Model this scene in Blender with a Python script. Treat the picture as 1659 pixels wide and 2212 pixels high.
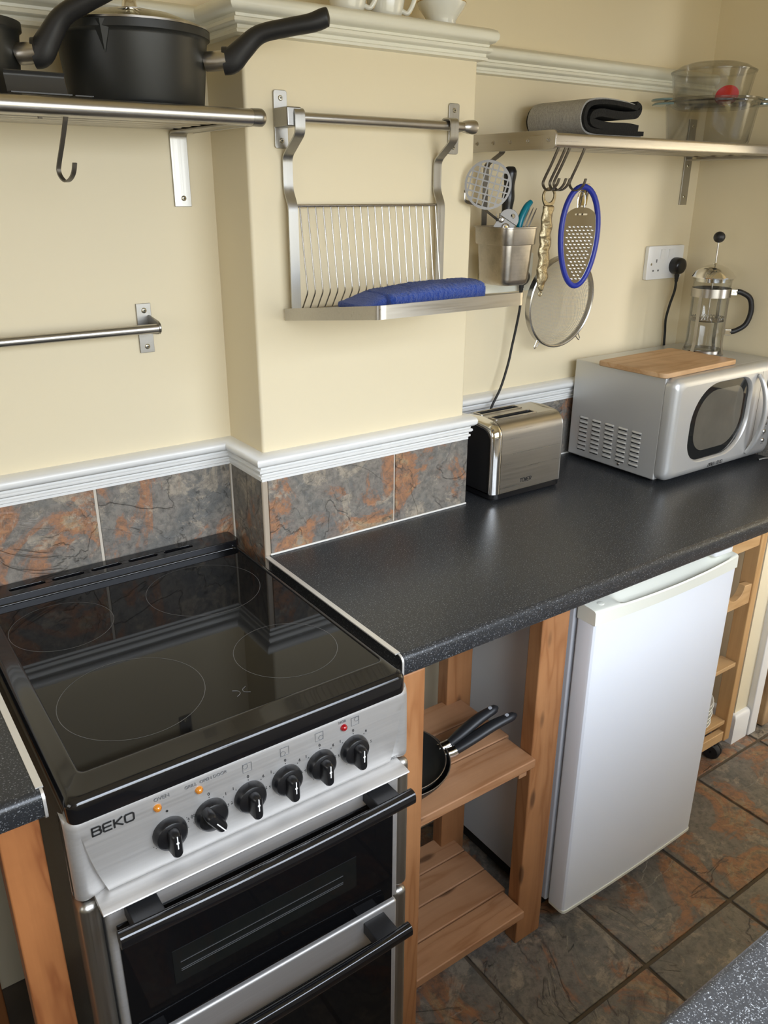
import bpy, bmesh, math, random
from mathutils import Vector as V, Matrix
random.seed(7)
PI = math.pi
for o in list(bpy.data.objects):
    bpy.data.objects.remove(o)
scene = bpy.context.scene
C = scene.collection

# ---------------------------------------------------------------- camera
CAM = V((-0.6586, -1.4679, 1.5816))
YAW, PITCH, ROLL, FPX = 0.6149, -0.3784, 0.0050, 1760.63
cd = bpy.data.cameras.new('camera')
cd.sensor_fit = 'HORIZONTAL'
cd.sensor_width = 36.0
cd.lens = FPX / 1659.0 * 36.0
cd.clip_start = 0.02
cam = bpy.data.objects.new('camera', cd)
C.objects.link(cam)
_f = V((math.sin(YAW) * math.cos(PITCH), math.cos(YAW) * math.cos(PITCH), math.sin(PITCH)))
_r = V((math.cos(YAW), -math.sin(YAW), 0))
_u = _r.cross(_f)
_r2 = _r * math.cos(ROLL) + _u * math.sin(ROLL)
_u2 = _u * math.cos(ROLL) - _r * math.sin(ROLL)
M3 = Matrix((_r2, _u2, -_f)).transposed()
cam.matrix_world = Matrix.Translation(CAM) @ M3.to_4x4()
scene.camera = cam

# ---------------------------------------------------------------- light, exposure
scene.view_settings.view_transform = 'Standard'
scene.view_settings.look = 'None'
scene.view_settings.gamma = 1.0
scene.view_settings.use_curve_mapping = False
scene.view_settings.exposure = -0.04
world = bpy.data.worlds.new('world')
scene.world = world
world.use_nodes = True
bg = world.node_tree.nodes['Background']
bg.inputs[0].default_value = (0.80, 0.88, 1.0, 1)
bg.inputs[1].default_value = 0.6


def area(name, loc, direction, sx, sy, power, col, spread=180):
    l = bpy.data.lights.new(name, 'AREA')
    l.shape = 'RECTANGLE'
    l.size, l.size_y = sx, sy
    l.energy = power
    l.color = col
    l.spread = math.radians(spread)
    o = bpy.data.objects.new(name, l)
    C.objects.link(o)
    o.location = loc
    o.rotation_euler = V(direction).to_track_quat('-Z', 'Y').to_euler()
    return o


WX0, WX1, WZ0, WZ1, WY = -0.80, 1.00, 1.08, 1.98, -1.92
# daylight in the window behind the camera: sky light going down, garden light going up
area('sky_daylight', ((WX0 + WX1) / 2, WY - 0.10, (WZ0 + WZ1) / 2 + .05), (0, 1, -1.0), WX1 - WX0, WZ1 - WZ0, 25, (0.86, 0.955, 1.12), 118)
area('garden_light', ((WX0 + WX1) / 2, WY - 0.12, (WZ0 + WZ1) / 2 - .05), (0, 1, 0.5), WX1 - WX0, WZ1 - WZ0, 4, (1.0, 0.82, 0.30), 130)
area('window_glow', ((WX0 + WX1) / 2, WY - 0.08, (WZ0 + WZ1) / 2), (0, 1, -0.25), WX1 - WX0, WZ1 - WZ0, 6.5, (0.95, 0.96, 1.0))
# fill lamp added to brighten left-facing surfaces, set in a made-up side window
area('side_fill', (-2.14, -0.95, 1.55), (1, 0.15, -0.2), 0.9, 0.9, 7, (1.0, 0.97, 0.92))
# daylight of the next room, seen through the doorway on the right
area('next_room_daylight', (2.45, -2.2, 1.6), (0.22, 1, -0.25), 0.9, 1.1, 45, (1.0, 0.97, 0.92), 95)

# ---------------------------------------------------------------- mesh helpers


def perp(d):
    d = V(d).normalized()
    a = V((0, 0, 1)) if abs(d.z) < .9 else V((1, 0, 0))
    s = d.cross(a).normalized()
    return s, s.cross(d).normalized()


def arc(cx, cy, r, a0, a1, n):
    return [(cx + r * math.cos(math.radians(a0 + (a1 - a0) * i / n)), cy + r * math.sin(math.radians(a0 + (a1 - a0) * i / n))) for i in range(n + 1)]


def rrect(x0, x1, y0, y1, r, n=5):
    """rounded rectangle, counter-clockwise; r a number or (bl, br, tr, tl)"""
    if not isinstance(r, (tuple, list)):
        r = (r, r, r, r)
    return (arc(x0 + r[0], y0 + r[0], r[0], 180, 270, n) + arc(x1 - r[1], y0 + r[1], r[1], 270, 360, n)
            + arc(x1 - r[2], y1 - r[2], r[2], 0, 90, n) + arc(x0 + r[3], y1 - r[3], r[3], 90, 180, n))


def fillet(pts, r, n=5):
    pts = [V(p) for p in pts]
    out = [pts[0]]
    for i in range(1, len(pts) - 1):
        a, b, c = pts[i - 1], pts[i], pts[i + 1]
        d1, d2 = (a - b), (c - b)
        rr = min(r, d1.length * .49, d2.length * .49)
        p1, p2 = b + d1.normalized() * rr, b + d2.normalized() * rr
        for k in range(n + 1):
            t = k / n
            out.append(p1 * (1 - t) ** 2 + b * 2 * t * (1 - t) + p2 * t * t)
    out.append(pts[-1])
    return out


def smooth_path(pts, n=8):
    """Catmull-Rom through pts"""
    pts = [V(p) for p in pts]
    P = [pts[0] * 2 - pts[1]] + pts + [pts[-1] * 2 - pts[-2]]
    out = []
    for i in range(1, len(P) - 2):
        for k in range(n):
            t = k / n
            out.append(0.5 * ((2 * P[i]) + (P[i + 1] - P[i - 1]) * t + (2 * P[i - 1] - 5 * P[i] + 4 * P[i + 1] - P[i + 2]) * t * t
                              + (3 * P[i] - P[i - 1] - 3 * P[i + 1] + P[i + 2]) * t ** 3))
    out.append(pts[-1])
    return out


class G:
    def __init__(s):
        s.v, s.f = [], []

    def add(s, vs, fs):
        b = len(s.v)
        s.v += [V(p) for p in vs]
        s.f += [tuple(i + b for i in f) for f in fs]
        return s

    def box(s, x0, x1, y0, y1, z0, z1):
        return s.add([(x0, y0, z0), (x1, y0, z0), (x1, y1, z0), (x0, y1, z0), (x0, y0, z1), (x1, y0, z1), (x1, y1, z1), (x0, y1, z1)],
                     [(0, 3, 2, 1), (4, 5, 6, 7), (0, 1, 5, 4), (1, 2, 6, 5), (2, 3, 7, 6), (3, 0, 4, 7)])

    def loft(s, rings, caps=True, closed=True, loop=False):
        n = len(rings[0])
        vs = [p for r in rings for p in r]
        fs = []
        m = len(rings)
        for i in range(m if loop else m - 1):
            a, b = i * n, ((i + 1) % m) * n
            for k in range(n if closed else n - 1):
                k2 = (k + 1) % n
                fs.append((a + k, a + k2, b + k2, b + k))
        if caps and not loop and closed:
            fs.append(tuple(reversed(range(n))))
            fs.append(tuple((m - 1) * n + k for k in range(n)))
        return s.add(vs, fs)

    def cyl(s, p0, p1, r0, r1=None, n=16, caps=True):
        p0, p1 = V(p0), V(p1)
        r1 = r0 if r1 is None else r1
        a, b = perp(p1 - p0)
        R = []
        for p, r in ((p0, r0), (p1, r1)):
            R.append([p + (a * math.cos(2 * PI * k / n) - b * math.sin(2 * PI * k / n)) * r for k in range(n)])
        return s.loft(R, caps)

    def tube(s, pts, r, n=8, loop=False, caps=True):
        pts = [V(p) for p in pts]
        m = len(pts)
        rs = r if isinstance(r, (list, tuple)) else [r] * m
        rings = []
        a = None
        for i, p in enumerate(pts):
            if loop:
                d = pts[(i + 1) % m] - pts[i - 1]
            else:
                d = pts[min(i + 1, m - 1)] - pts[max(i - 1, 0)]
            d.normalize()
            if a is None:
                a, b = perp(d)
            else:
                a = (a - d * a.dot(d)).normalized()
            b = a.cross(d)
            rings.append([p + (a * math.cos(2 * PI * k / n) - b * math.sin(2 * PI * k / n)) * rs[i] for k in range(n)])
        return s.loft(rings, caps, True, loop)

    def strip(s, pts, w, t, side, loop=False):
        """flat bar swept along pts; w along `side`, t across"""
        pts = [V(p) for p in pts]
        m = len(pts)
        side = V(side).normalized()
        rings = []
        for i, p in enumerate(pts):
            if loop:
                d1, d2 = (pts[i] - pts[i - 1]).normalized(), (pts[(i + 1) % m] - pts[i]).normalized()
            else:
                d1 = (pts[i] - pts[max(i - 1, 0)]).normalized() if i else (pts[1] - pts[0]).normalized()
                d2 = (pts[min(i + 1, m - 1)] - pts[i]).normalized() if i < m - 1 else d1
            n1, n2 = d1.cross(side).normalized(), d2.cross(side).normalized()
            nn = (n1 + n2)
            nn = nn.normalized() / max(.35, nn.normalized().dot(n1))
            rings.append([p + nn * t / 2 + side * w / 2, p + nn * t / 2 - side * w / 2, p - nn * t / 2 - side * w / 2, p - nn * t / 2 + side * w / 2])
        return s.loft(rings, True, True, loop)

    def lathe(s, prof, c=(0, 0, 0), n=32, axis=None):
        """prof = [(r, h)] from bottom to top along axis (default +z)"""
        c = V(c)
        ax = V(axis).normalized() if axis is not None else V((0, 0, 1))
        if axis is None:
            a, b = V((1, 0, 0)), V((0, 1, 0))
        else:
            a, b = perp(ax)
            if a.cross(b).dot(ax) < 0:
                b = -b
        vs, fs, rows = [], [], []
        for r, h in prof:
            if abs(r) < 1e-7:
                rows.append([len(vs)])
                vs.append(c + ax * h)
            else:
                rows.append(list(range(len(vs), len(vs) + n)))
                vs += [c + ax * h + (a * math.cos(2 * PI * k / n) + b * math.sin(2 * PI * k / n)) * r for k in range(n)]
        for A, B in zip(rows, rows[1:]):
            for k in range(n):
                k2 = (k + 1) % n
                if len(A) == 1 and len(B) == 1:
                    continue
                if len(A) == 1:
                    fs.append((A[0], B[k2], B[k]))
                elif len(B) == 1:
                    fs.append((A[k], A[k2], B[0]))
                else:
                    fs.append((A[k], A[k2], B[k2], B[k]))
        if len(rows[0]) > 1 and prof[0] != prof[-1]:
            fs.append(tuple(reversed(rows[0])))
        if len(rows[-1]) > 1 and prof[0] != prof[-1]:
            fs.append(tuple(rows[-1]))
        return s.add(vs, fs)

    def prism(s, poly, axis, a, b):
        """polygon in the two other axes, extruded along axis from a to b"""
        def P(p, h):
            return {'x': (h, p[0], p[1]), 'y': (p[0], h, p[1]), 'z': (p[0], p[1], h)}[axis]
        return s.loft([[P(p, a) for p in poly], [P(p, b) for p in poly]])

    def plate(s, outer, holes, axis, a, b):
        """flat plate with holes"""
        bm = bmesh.new()
        loops = []
        for L in [outer] + list(holes):
            vs = [bm.verts.new((p[0], p[1], 0)) for p in L]
            es = [bm.edges.new((vs[i], vs[(i + 1) % len(vs)])) for i in range(len(vs))]
            loops.append(vs)
        bmesh.ops.triangle_fill(bm, use_beauty=True, use_dissolve=False, edges=bm.edges[:], normal=(0, 0, 1))
        bm.verts.index_update()
        base = [v.co.copy() for v in bm.verts]
        tri = [tuple(v.index for v in f.verts) for f in bm.faces]
        idx = [[v.index for v in L] for L in loops]
        bm.free()
        n = len(base)

        def P(p, h):
            return {'x': (h, p[0], p[1]), 'y': (p[0], h, p[1]), 'z': (p[0], p[1], h)}[axis]
        vs = [P(p, a) for p in base] + [P(p, b) for p in base]
        fs = [tuple(reversed(t)) for t in tri] + [tuple(i + n for i in t) for t in tri]
        for L in idx:
            for i in range(len(L)):
                j = (i + 1) % len(L)
                fs.append((L[i], L[j], L[j] + n, L[i] + n))
        return s.add(vs, fs)

    def ball(s, c, r, n=16, m=10, sc=(1, 1, 1)):
        prof = [(math.sin(PI * i / m) * r, -math.cos(PI * i / m) * r) for i in range(m + 1)]
        prof[0], prof[-1] = (0, -r), (0, r)
        b = len(s.v)
        s.lathe(prof, (0, 0, 0), n)
        for i in range(b, len(s.v)):
            p = s.v[i]
            s.v[i] = V((p.x * sc[0], p.y * sc[1], p.z * sc[2])) + V(c)
        return s

    def xf(s, M, start=0):
        for i in range(start, len(s.v)):
            s.v[i] = M @ s.v[i]
        return s

    def mesh(s, name, off=(0, 0, 0)):
        me = bpy.data.meshes.new(name)
        off = V(off)
        me.from_pydata([tuple(p - off) for p in s.v], [], s.f)
        bm = bmesh.new()
        bm.from_mesh(me)
        bmesh.ops.remove_doubles(bm, verts=bm.verts, dist=1e-6)
        bmesh.ops.recalc_face_normals(bm, faces=bm.faces)
        bm.to_mesh(me)
        bm.free()
        return me


ORIG = {}


def finish(o, mat, bevel=0, seg=2, smooth=True, angle=40, subsurf=0, clamp=True):
    me = o.data
    if mat is not None and len(me.materials) == 0:
        me.materials.append(MAT[mat] if isinstance(mat, str) else mat)
    if smooth:
        me.polygons.foreach_set('use_smooth', [True] * len(me.polygons))
        if not bevel and not subsurf:
            me.set_sharp_from_angle(angle=math.radians(angle))
    if subsurf:
        m = o.modifiers.new('subsurf', 'SUBSURF')
        m.levels = m.render_levels = subsurf
    if bevel:
        m = o.modifiers.new('bevel', 'BEVEL')
        m.width = bevel
        m.segments = seg
        m.limit_method = 'ANGLE'
        m.angle_limit = math.radians(50)
        m.harden_normals = True
        m.use_clamp_overlap = clamp
    return o


def thing(name, label, cat, loc=(0, 0, 0), rotz=0, group=None, world=True):
    """Empty at a thing's base. world=True: parts are given in world coordinates; else in the thing's own frame"""
    o = bpy.data.objects.new(name, None)
    C.objects.link(o)
    o.empty_display_size = .05
    o.location = loc
    o.rotation_euler = (0, 0, rotz)
    o['label'] = label
    o['category'] = cat
    if group:
        o['group'] = group
    ORIG[o.name] = V(loc) if world else V((0, 0, 0))
    return o


def part(name, g, mat, parent, label=None, **k):
    off = ORIG[parent.name]
    me = g.mesh(name, off) if isinstance(g, G) else g
    o = bpy.data.objects.new(name, me)
    C.objects.link(o)
    o.parent = parent
    ORIG[o.name] = off
    if label:
        o['label'] = label
    return finish(o, mat, **k)


def solo(name, g, mat, label, cat, group=None, **k):
    """a thing that is one mesh; origin at the bottom centre of its bounds"""
    xs, ys, zs = [[p[i] for p in g.v] for i in range(3)]
    c = V(((min(xs) + max(xs)) / 2, (min(ys) + max(ys)) / 2, min(zs)))
    o = bpy.data.objects.new(name, g.mesh(name, c))
    C.objects.link(o)
    o.location = c
    ORIG[o.name] = c
    o['label'] = label
    o['category'] = cat
    if group:
        o['group'] = group
    return finish(o, mat, **k)


def struct(name, g, mat, parent=None, **k):
    o = bpy.data.objects.new(name, g.mesh(name))
    C.objects.link(o)
    ORIG[o.name] = V((0, 0, 0))
    if parent is None:
        o['kind'] = 'structure'
    else:
        o.parent = parent
    return finish(o, mat, **k)


def copy_tree(o, parent=None, loc=None, rotz=None, label=None):
    c = o.copy()
    C.objects.link(c)
    if parent is not None:
        c.parent = parent
    if loc is not None:
        c.location = loc
    if rotz is not None:
        c.rotation_euler = (0, 0, rotz)
    if label:
        c['label'] = label
    for ch in list(o.children):
        copy_tree(ch, c)
    return c


def text_mesh(body, size, M, ext=.0003, bold=0.0, align='CENTER', sx=1.0):
    """built-in font lettering turned into a mesh; M places the xy text plane"""
    cu = bpy.data.curves.new('t', 'FONT')
    cu.body = body
    cu.size = size
    cu.align_x = align
    cu.align_y = 'CENTER'
    cu.extrude = ext
    cu.offset = bold
    cu.resolution_u = 3
    o = bpy.data.objects.new('t', cu)
    C.objects.link(o)
    dg = bpy.context.evaluated_depsgraph_get()
    me = bpy.data.meshes.new_from_object(o.evaluated_get(dg))
    g = G()
    g.add([M @ V((v.co.x * sx, v.co.y, v.co.z)) for v in me.vertices], [tuple(p.vertices) for p in me.polygons])
    bpy.data.objects.remove(o)
    bpy.data.curves.remove(cu)
    bpy.data.meshes.remove(me)
    return g


def front_mat(x, y, z, tilt=0):
    """text plane facing -y with its origin at x, y, z"""
    return Matrix.Translation((x, y, z)) @ Matrix.Rotation(PI / 2 + tilt, 4, 'X')


# ---------------------------------------------------------------- materials
MAT = {}


class N:
    def __init__(s, name):
        m = bpy.data.materials.new(name)
        m.use_nodes = True
        s.m, s.nt = m, m.node_tree
        s.b = s.nt.nodes['Principled BSDF']
        MAT[name] = m

    def n(s, t, **k):
        x = s.nt.nodes.new(t)
        for a, b in k.items():
            if a.startswith('i_'):
                x.inputs[a[2:].replace('_', ' ')].default_value = b
            else:
                setattr(x, a, b)
        return x

    def l(s, a, b):
        s.nt.links.new(a, b)

    def set(s, **k):
        for a, b in k.items():
            s.b.inputs[a.replace('_', ' ')].default_value = b
        return s

    def coords(s, scale=(1, 1, 1), rand=0.0, kind='Object'):
        tc = s.n('ShaderNodeTexCoord')
        mp = s.n('ShaderNodeMapping')
        mp.inputs['Scale'].default_value = scale
        s.l(tc.outputs[kind], mp.inputs['Vector'])
        if rand:
            oi = s.n('ShaderNodeObjectInfo')
            mu = s.n('ShaderNodeMath', operation='MULTIPLY')
            mu.inputs[1].default_value = rand
            s.l(oi.outputs['Random'], mu.inputs[0])
            cb = s.n('ShaderNodeCombineXYZ')
            for i in range(3):
                s.l(mu.outputs[0], cb.inputs[i])
            s.l(cb.outputs[0], mp.inputs['Location'])
        return mp.outputs[0]

    def noise(s, co, scale, detail=4, rough=.55, dist=0.0):
        x = s.n('ShaderNodeTexNoise')
        x.inputs['Scale'].default_value = scale
        x.inputs['Detail'].default_value = detail
        x.inputs['Roughness'].default_value = rough
        x.inputs['Distortion'].default_value = dist
        s.l(co, x.inputs['Vector'])
        return x.outputs['Fac']

    def ramp(s, fac, stops, interp='LINEAR'):
        x = s.n('ShaderNodeValToRGB')
        x.color_ramp.interpolation = interp
        e = x.color_ramp.elements
        while len(e) < len(stops):
            e.new(.5)
        for el, (p, c) in zip(e, stops):
            el.position = p
            el.color = (c, c, c, 1) if isinstance(c, (int, float)) else (*c, 1)
        s.l(fac, x.inputs[0])
        return x.outputs[0]

    def mix(s, fac, a, b, mode='MIX'):
        x = s.n('ShaderNodeMix', data_type='RGBA', blend_type=mode)
        for sock, val in ((x.inputs[0], fac), (x.inputs[6], a), (x.inputs[7], b)):
            if isinstance(val, (int, float)):
                sock.default_value = val
            elif isinstance(val, tuple):
                sock.default_value = (*val, 1)
            else:
                s.l(val, sock)
        return x.outputs[2]

    def bump(s, h, strength, dist=.001):
        x = s.n('ShaderNodeBump')
        x.inputs['Strength'].default_value = strength
        x.inputs['Distance'].default_value = dist
        s.l(h, x.inputs['Height'])
        s.l(x.outputs[0], s.b.inputs['Normal'])


def plain(name, col, rough, metal=0.0, spec=.5, coat=0.0, bump=None, var=0.0, vscale=20):
    s = N(name)
    s.set(Base_Color=(*col, 1), Roughness=rough, Metallic=metal, Specular_IOR_Level=spec, Coat_Weight=coat)
    if bump or var:
        co = s.coords()
        if var:
            f = s.noise(co, vscale, 5)
            s.l(s.mix(f, tuple(c * (1 - var) for c in col), tuple(min(1, c * (1 + var)) for c in col)), s.b.inputs['Base Color'])
        if bump:
            s.bump(s.noise(co, bump[0], 3), bump[1], bump[2] if len(bump) > 2 else .001)
    return s.m


def steel(name, col, rough, axis='x', amt=.12, spots=0.0, metal=1.0):
    """brushed steel, grain along axis"""
    s = N(name)
    sc = {'x': (3, 260, 260), 'y': (260, 3, 260), 'z': (260, 260, 3)}[axis]
    co = s.coords(sc)
    f = s.noise(co, 1.0, 3)
    r = s.n('ShaderNodeMapRange')
    r.inputs['To Min'].default_value = max(.02, rough - amt)
    r.inputs['To Max'].default_value = rough + amt
    s.l(f, r.inputs['Value'])
    s.l(r.outputs[0], s.b.inputs['Roughness'])
    c2 = s.mix(f, tuple(c * .86 for c in col), tuple(min(1, c * 1.08) for c in col))
    if spots:
        sp = s.noise(s.coords((1, 1, 1)), 26, 4, .6)
        sp = s.ramp(sp, [(.45, 0.0), (.72, 1.0)])
        c2 = s.mix(s.mix(1.0, sp, (spots, spots, spots), 'MULTIPLY'), c2, tuple(c * .55 for c in col))
    s.l(c2, s.b.inputs['Base Color'])
    s.set(Metallic=metal)
    s.bump(f, .06, .0004)
    return s.m


def wood(name, axis, light, dark, ring=9.0, rough=.5, knots=True, blotch=.35):
    s = N(name)
    st = {'x': (1.0, 9, 9), 'y': (9, 1.0, 9), 'z': (9, 9, 1.0)}[axis]
    co = s.coords(st, rand=13.0)
    warp = s.noise(co, 1.3, 3, .5, .6)
    w = s.n('ShaderNodeTexNoise')
    w.inputs['Scale'].default_value = ring * .55
    w.inputs['Detail'].default_value = 2
    w.inputs['Distortion'].default_value = 1.2
    s.l(co, w.inputs['Vector'])
    band = s.n('ShaderNodeMath', operation='MULTIPLY')
    band.inputs[1].default_value = ring
    s.l(warp, band.inputs[0])
    fr = s.n('ShaderNodeMath', operation='PINGPONG')
    fr.inputs[1].default_value = .5
    s.l(band.outputs[0], fr.inputs[0])
    g1 = s.ramp(fr.outputs[0], [(0.0, 0.0), (.5, .55), (1.0, .0)] if False else [(0.0, .85), (.16, .22), (.5, 0.0)])
    fine = s.noise(s.coords({'x': (2, 160, 160), 'y': (160, 2, 160), 'z': (160, 160, 2)}[axis], rand=5.0), 1.0, 3)
    c = s.mix(g1, light, dark)
    c = s.mix(s.ramp(fine, [(.40, 0.0), (.80, .16)]), c, tuple(v * .6 for v in dark))
    bl = s.noise(s.coords((1, 1, 1), rand=3.0), 9, 4, .6)
    c = s.mix(s.ramp(bl, [(.42, 0.0), (.75, blotch)]), c, tuple(v * .8 for v in dark))
    if knots:
        kc = s.coords({'x': (5, 16, 16), 'y': (16, 5, 16), 'z': (16, 16, 5)}[axis], rand=17.0)
        vo = s.n('ShaderNodeTexVoronoi')
        vo.inputs['Scale'].default_value = 1.0
        s.l(kc, vo.inputs['Vector'])
        c = s.mix(s.ramp(vo.outputs['Distance'], [(.10, .85), (.17, 0.0)]), c, (.10, .045, .02))
    s.l(c, s.b.inputs['Base Color'])
    s.set(Roughness=rough)
    s.bump(fine, .15, .0006)
    return s.m


def slate(name, gain=1.0, scale=5.5, rough=.45):
    """slate-look tile: grey ground, rust and ochre patches, pale flaking layers, dark cracks"""
    s = N(name)
    co = s.coords((1, 1, 1), rand=9.0)
    k = gain

    def K(*c):
        return tuple(v * k for v in c)
    f = s.noise(co, scale, 12, .68, .9)
    c = s.ramp(f, [(.30, K(.095, .102, .104)), (.40, K(.190, .180, .160)), (.46, K(.250, .225, .190)), (.51, K(.215, .190, .165)), (.545, K(.34, .175, .098)),
                   (.585, K(.40, .190, .090)), (.62, K(.40, .27, .150)), (.67, K(.29, .255, .21)), (.78, K(.145, .150, .148))])
    f3 = s.noise(co, scale * 1.7, 10, .7, 1.8)
    c = s.mix(s.ramp(f3, [(.54, 0.0), (.60, .8), (.75, .4)]), c, K(.42, .355, .27))
    f4 = s.noise(co, scale * .8, 8, .7, 2.2)
    c = s.mix(s.ramp(f4, [(.36, .8), (.43, 0.0)]), c, K(.165, .164, .154))
    f2 = s.noise(co, scale * 14, 8, .72, .3)
    c = s.mix(s.ramp(f2, [(.34, .75), (.56, 0.0)]), c, K(.085, .080, .072))
    # cracks between the flaking layers
    vo = s.n('ShaderNodeTexNoise')
    vo.inputs['Scale'].default_value = scale * .9
    vo.inputs['Detail'].default_value = 7
    vo.inputs['Distortion'].default_value = 1.2
    s.l(co, vo.inputs['Vector'])
    ck = s.n('ShaderNodeMath', operation='SUBTRACT')
    ck.inputs[1].default_value = .5
    s.l(vo.outputs['Fac'], ck.inputs[0])
    ab = s.n('ShaderNodeMath', operation='ABSOLUTE')
    s.l(ck.outputs[0], ab.inputs[0])
    crack = s.ramp(ab.outputs[0], [(0.0, 1.0), (.010, 0.0)])
    c = s.mix(s.mix(1.0, crack, (.55, .55, .55), 'MULTIPLY'), c, K(.05, .045, .04))
    s.l(c, s.b.inputs['Base Color'])
    s.set(Roughness=rough)
    ad = s.n('ShaderNodeMath', operation='MULTIPLY_ADD')
    ad.inputs[1].default_value = .45
    s.l(f2, ad.inputs[0])
    st = s.ramp(vo.outputs['Fac'], [(.49, 0.0), (.505, .5), (.60, .65), (.61, 1.0)])
    s.l(st, ad.inputs[2])
    s.bump(ad.outputs[0], .75, .004)
    return s.m


def speckle(name, base, dot, dens, rough, scale=420):
    s = N(name)
    co = s.coords()
    f = s.noise(co, scale, 2, .6)
    f2 = s.noise(co, scale * .28, 3, .6)
    c = s.mix(s.ramp(f, [(dens, 0.0), (dens + .1, 1.0)]), base, dot)
    c = s.mix(s.ramp(f2, [(.4, .25), (.7, 0.0)]), c, tuple(v * .6 for v in base))
    s.l(c, s.b.inputs['Base Color'])
    s.set(Roughness=rough)
    s.bump(f2, .12, .0005)
    return s.m


def thin_glass(name, tint, rough=.02, strength=1.0):
    """clear glass shell: see-through with a mirror-like surface that strengthens at grazing angles"""
    s = N(name)
    s.nt.nodes.remove(s.b)
    out = s.nt.nodes['Material Output']
    tr = s.n('ShaderNodeBsdfTransparent')
    tr.inputs[0].default_value = (*tint, 1)
    gl = s.n('ShaderNodeBsdfGlossy')
    gl.inputs['Roughness'].default_value = rough
    lw = s.n('ShaderNodeLayerWeight')
    lw.inputs[0].default_value = .5
    pw = s.n('ShaderNodeMath', operation='POWER')
    pw.inputs[1].default_value = 3.5
    s.l(lw.outputs['Facing'], pw.inputs[0])
    mu = s.n('ShaderNodeMath', operation='MULTIPLY_ADD')
    mu.inputs[1].default_value = .75 * strength
    mu.inputs[2].default_value = .045 * strength
    s.l(pw.outputs[0], mu.inputs[0])
    mx = s.n('ShaderNodeMixShader')
    s.l(mu.outputs[0], mx.inputs[0])
    s.l(tr.outputs[0], mx.inputs[1])
    s.l(gl.outputs[0], mx.inputs[2])
    s.l(mx.outputs[0], out.inputs[0])
    return s.m


# wall paint with faint marks
s = N('wall_paint')
co = s.coords()
f = s.noise(co, 3.0, 4)
c = s.mix(f, (.775, .678, .470), (.795, .698, .495))
f2 = s.noise(co, 30, 5, .7)
c = s.mix(s.ramp(f2, [(.70, 0.0), (.82, .16)]), c, (.55, .48, .34))
s.l(c, s.b.inputs['Base Color'])
s.set(Roughness=.55)
s.bump(s.noise(co, 130, 3), .12, .0008)
plain('ceiling_paint', (.80, .70, .47), .7)
plain('trim_paint', (.82, .82, .80), .28, bump=(60, .10), var=.04, vscale=12)
plain('cream_trim_paint', (.80, .78, .66), .30, bump=(60, .10), var=.04, vscale=12)
plain('grout', (.62, .56, .47), .8, bump=(300, .3))
plain('floor_grout', (.10, .075, .05), .85, bump=(300, .4))
plain('sealant', (.80, .78, .74), .45)
slate('slate_tile', 1.0)
slate('slate_floor', .80, 4.2, .42)  # same slate, dimmed in its colour for the weaker light on the floor
speckle('worktop_laminate', (.024, .026, .029), (.26, .27, .28), .585, .33)
speckle('near_laminate', (.062, .064, .068), (.60, .62, .64), .585, .30, 620)
plain('alu_strip', (.78, .76, .72), .38, .55)
plain('black_enamel', (.006, .006, .007), .14, coat=.3)
plain('black_glass', (.004, .004, .0045), .035, spec=.28)
plain('window_glass_dark', (.012, .013, .013), .05, spec=.6)
plain('black_plastic', (.008, .008, .009), .28)
plain('soft_black', (.014, .014, .015), .45, bump=(500, .15, .0004))
plain('matt_black_pan', (.016, .017, .016), .42, bump=(400, .1, .0004))
plain('dark_void', (.006, .006, .006), .7)
plain('black_rubber', (.012, .012, .012), .6)
plain('print_black', (.012, .012, .012), .5)
plain('print_grey', (.16, .16, .16), .5)
plain('print_white', (.85, .85, .83), .45)
plain('ring_print', (.10, .10, .10), .3)
plain('amber_lens', (.55, .20, .02), .12, coat=.6)
plain('red_lens', (.30, .006, .01), .12, coat=.6)
steel('steel_x', (.54, .52, .49), .32, 'x')
steel('steel_y', (.54, .52, .49), .32, 'y')
steel('steel_z', (.47, .46, .43), .38, 'z')
steel('steel_panel', (.58, .565, .545), .48, 'x', .08, 0.0, .75)
steel('steel_worn', (.52, .49, .45), .30, 'x', .05, .6)
steel('steel_dark', (.34, .33, .31), .34, 'x')
plain('chrome', (.80, .79, .77), .10, 1.0)
plain('steel_wire', (.46, .44, .41), .26, 1.0)
plain('screw_steel', (.62, .58, .46), .3, 1.0)
plain('brass_worn', (.40, .335, .21), .40, 1.0, bump=(220, .6, .002), var=.45, vscale=120)
plain('brass', (.45, .33, .13), .35, 1.0)
plain('silver_paint', (.56, .56, .55), .38, .50, coat=.12)
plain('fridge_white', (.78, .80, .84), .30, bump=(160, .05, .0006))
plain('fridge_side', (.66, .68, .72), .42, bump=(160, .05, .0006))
plain('fridge_gasket', (.42, .43, .45), .55)
plain('cream_plastic', (.80, .80, .70), .38)
plain('white_plastic', (.84, .84, .83), .32)
plain('white_ceramic', (.80, .80, .74), .14, coat=.4)
plain('gold_band', (.62, .42, .16), .3, .8)
wood('pine_z', 'z', (.40, .185, .074), (.28, .110, .037), 5.5)
wood('pine_x', 'x', (.42, .220, .110), (.31, .140, .058), 5.5)
wood('pine_dark_z', 'z', (.40, .155, .050), (.24, .075, .022), 7)
wood('beech_z', 'z', (.62, .38, .17), (.50, .28, .11), 5, .4, False, .15)
wood('beech_x', 'x', (.66, .42, .20), (.54, .31, .13), 5, .4, False, .15)
wood('board_wood', 'x', (.62, .40, .22), (.47, .26, .11), 5, .5, False, .75)
wood('old_timber', 'z', (.50, .34, .18), (.22, .12, .06), 6, .7, True, .6)
thin_glass('clear_glass', (.985, .99, .985), strength=1.0)
thin_glass('press_glass', (.97, .975, .97), strength=.8)
thin_glass('pane_glass', (.98, .99, .99))
thin_glass('lid_glass', (.80, .78, .66), strength=1.0)
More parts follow.
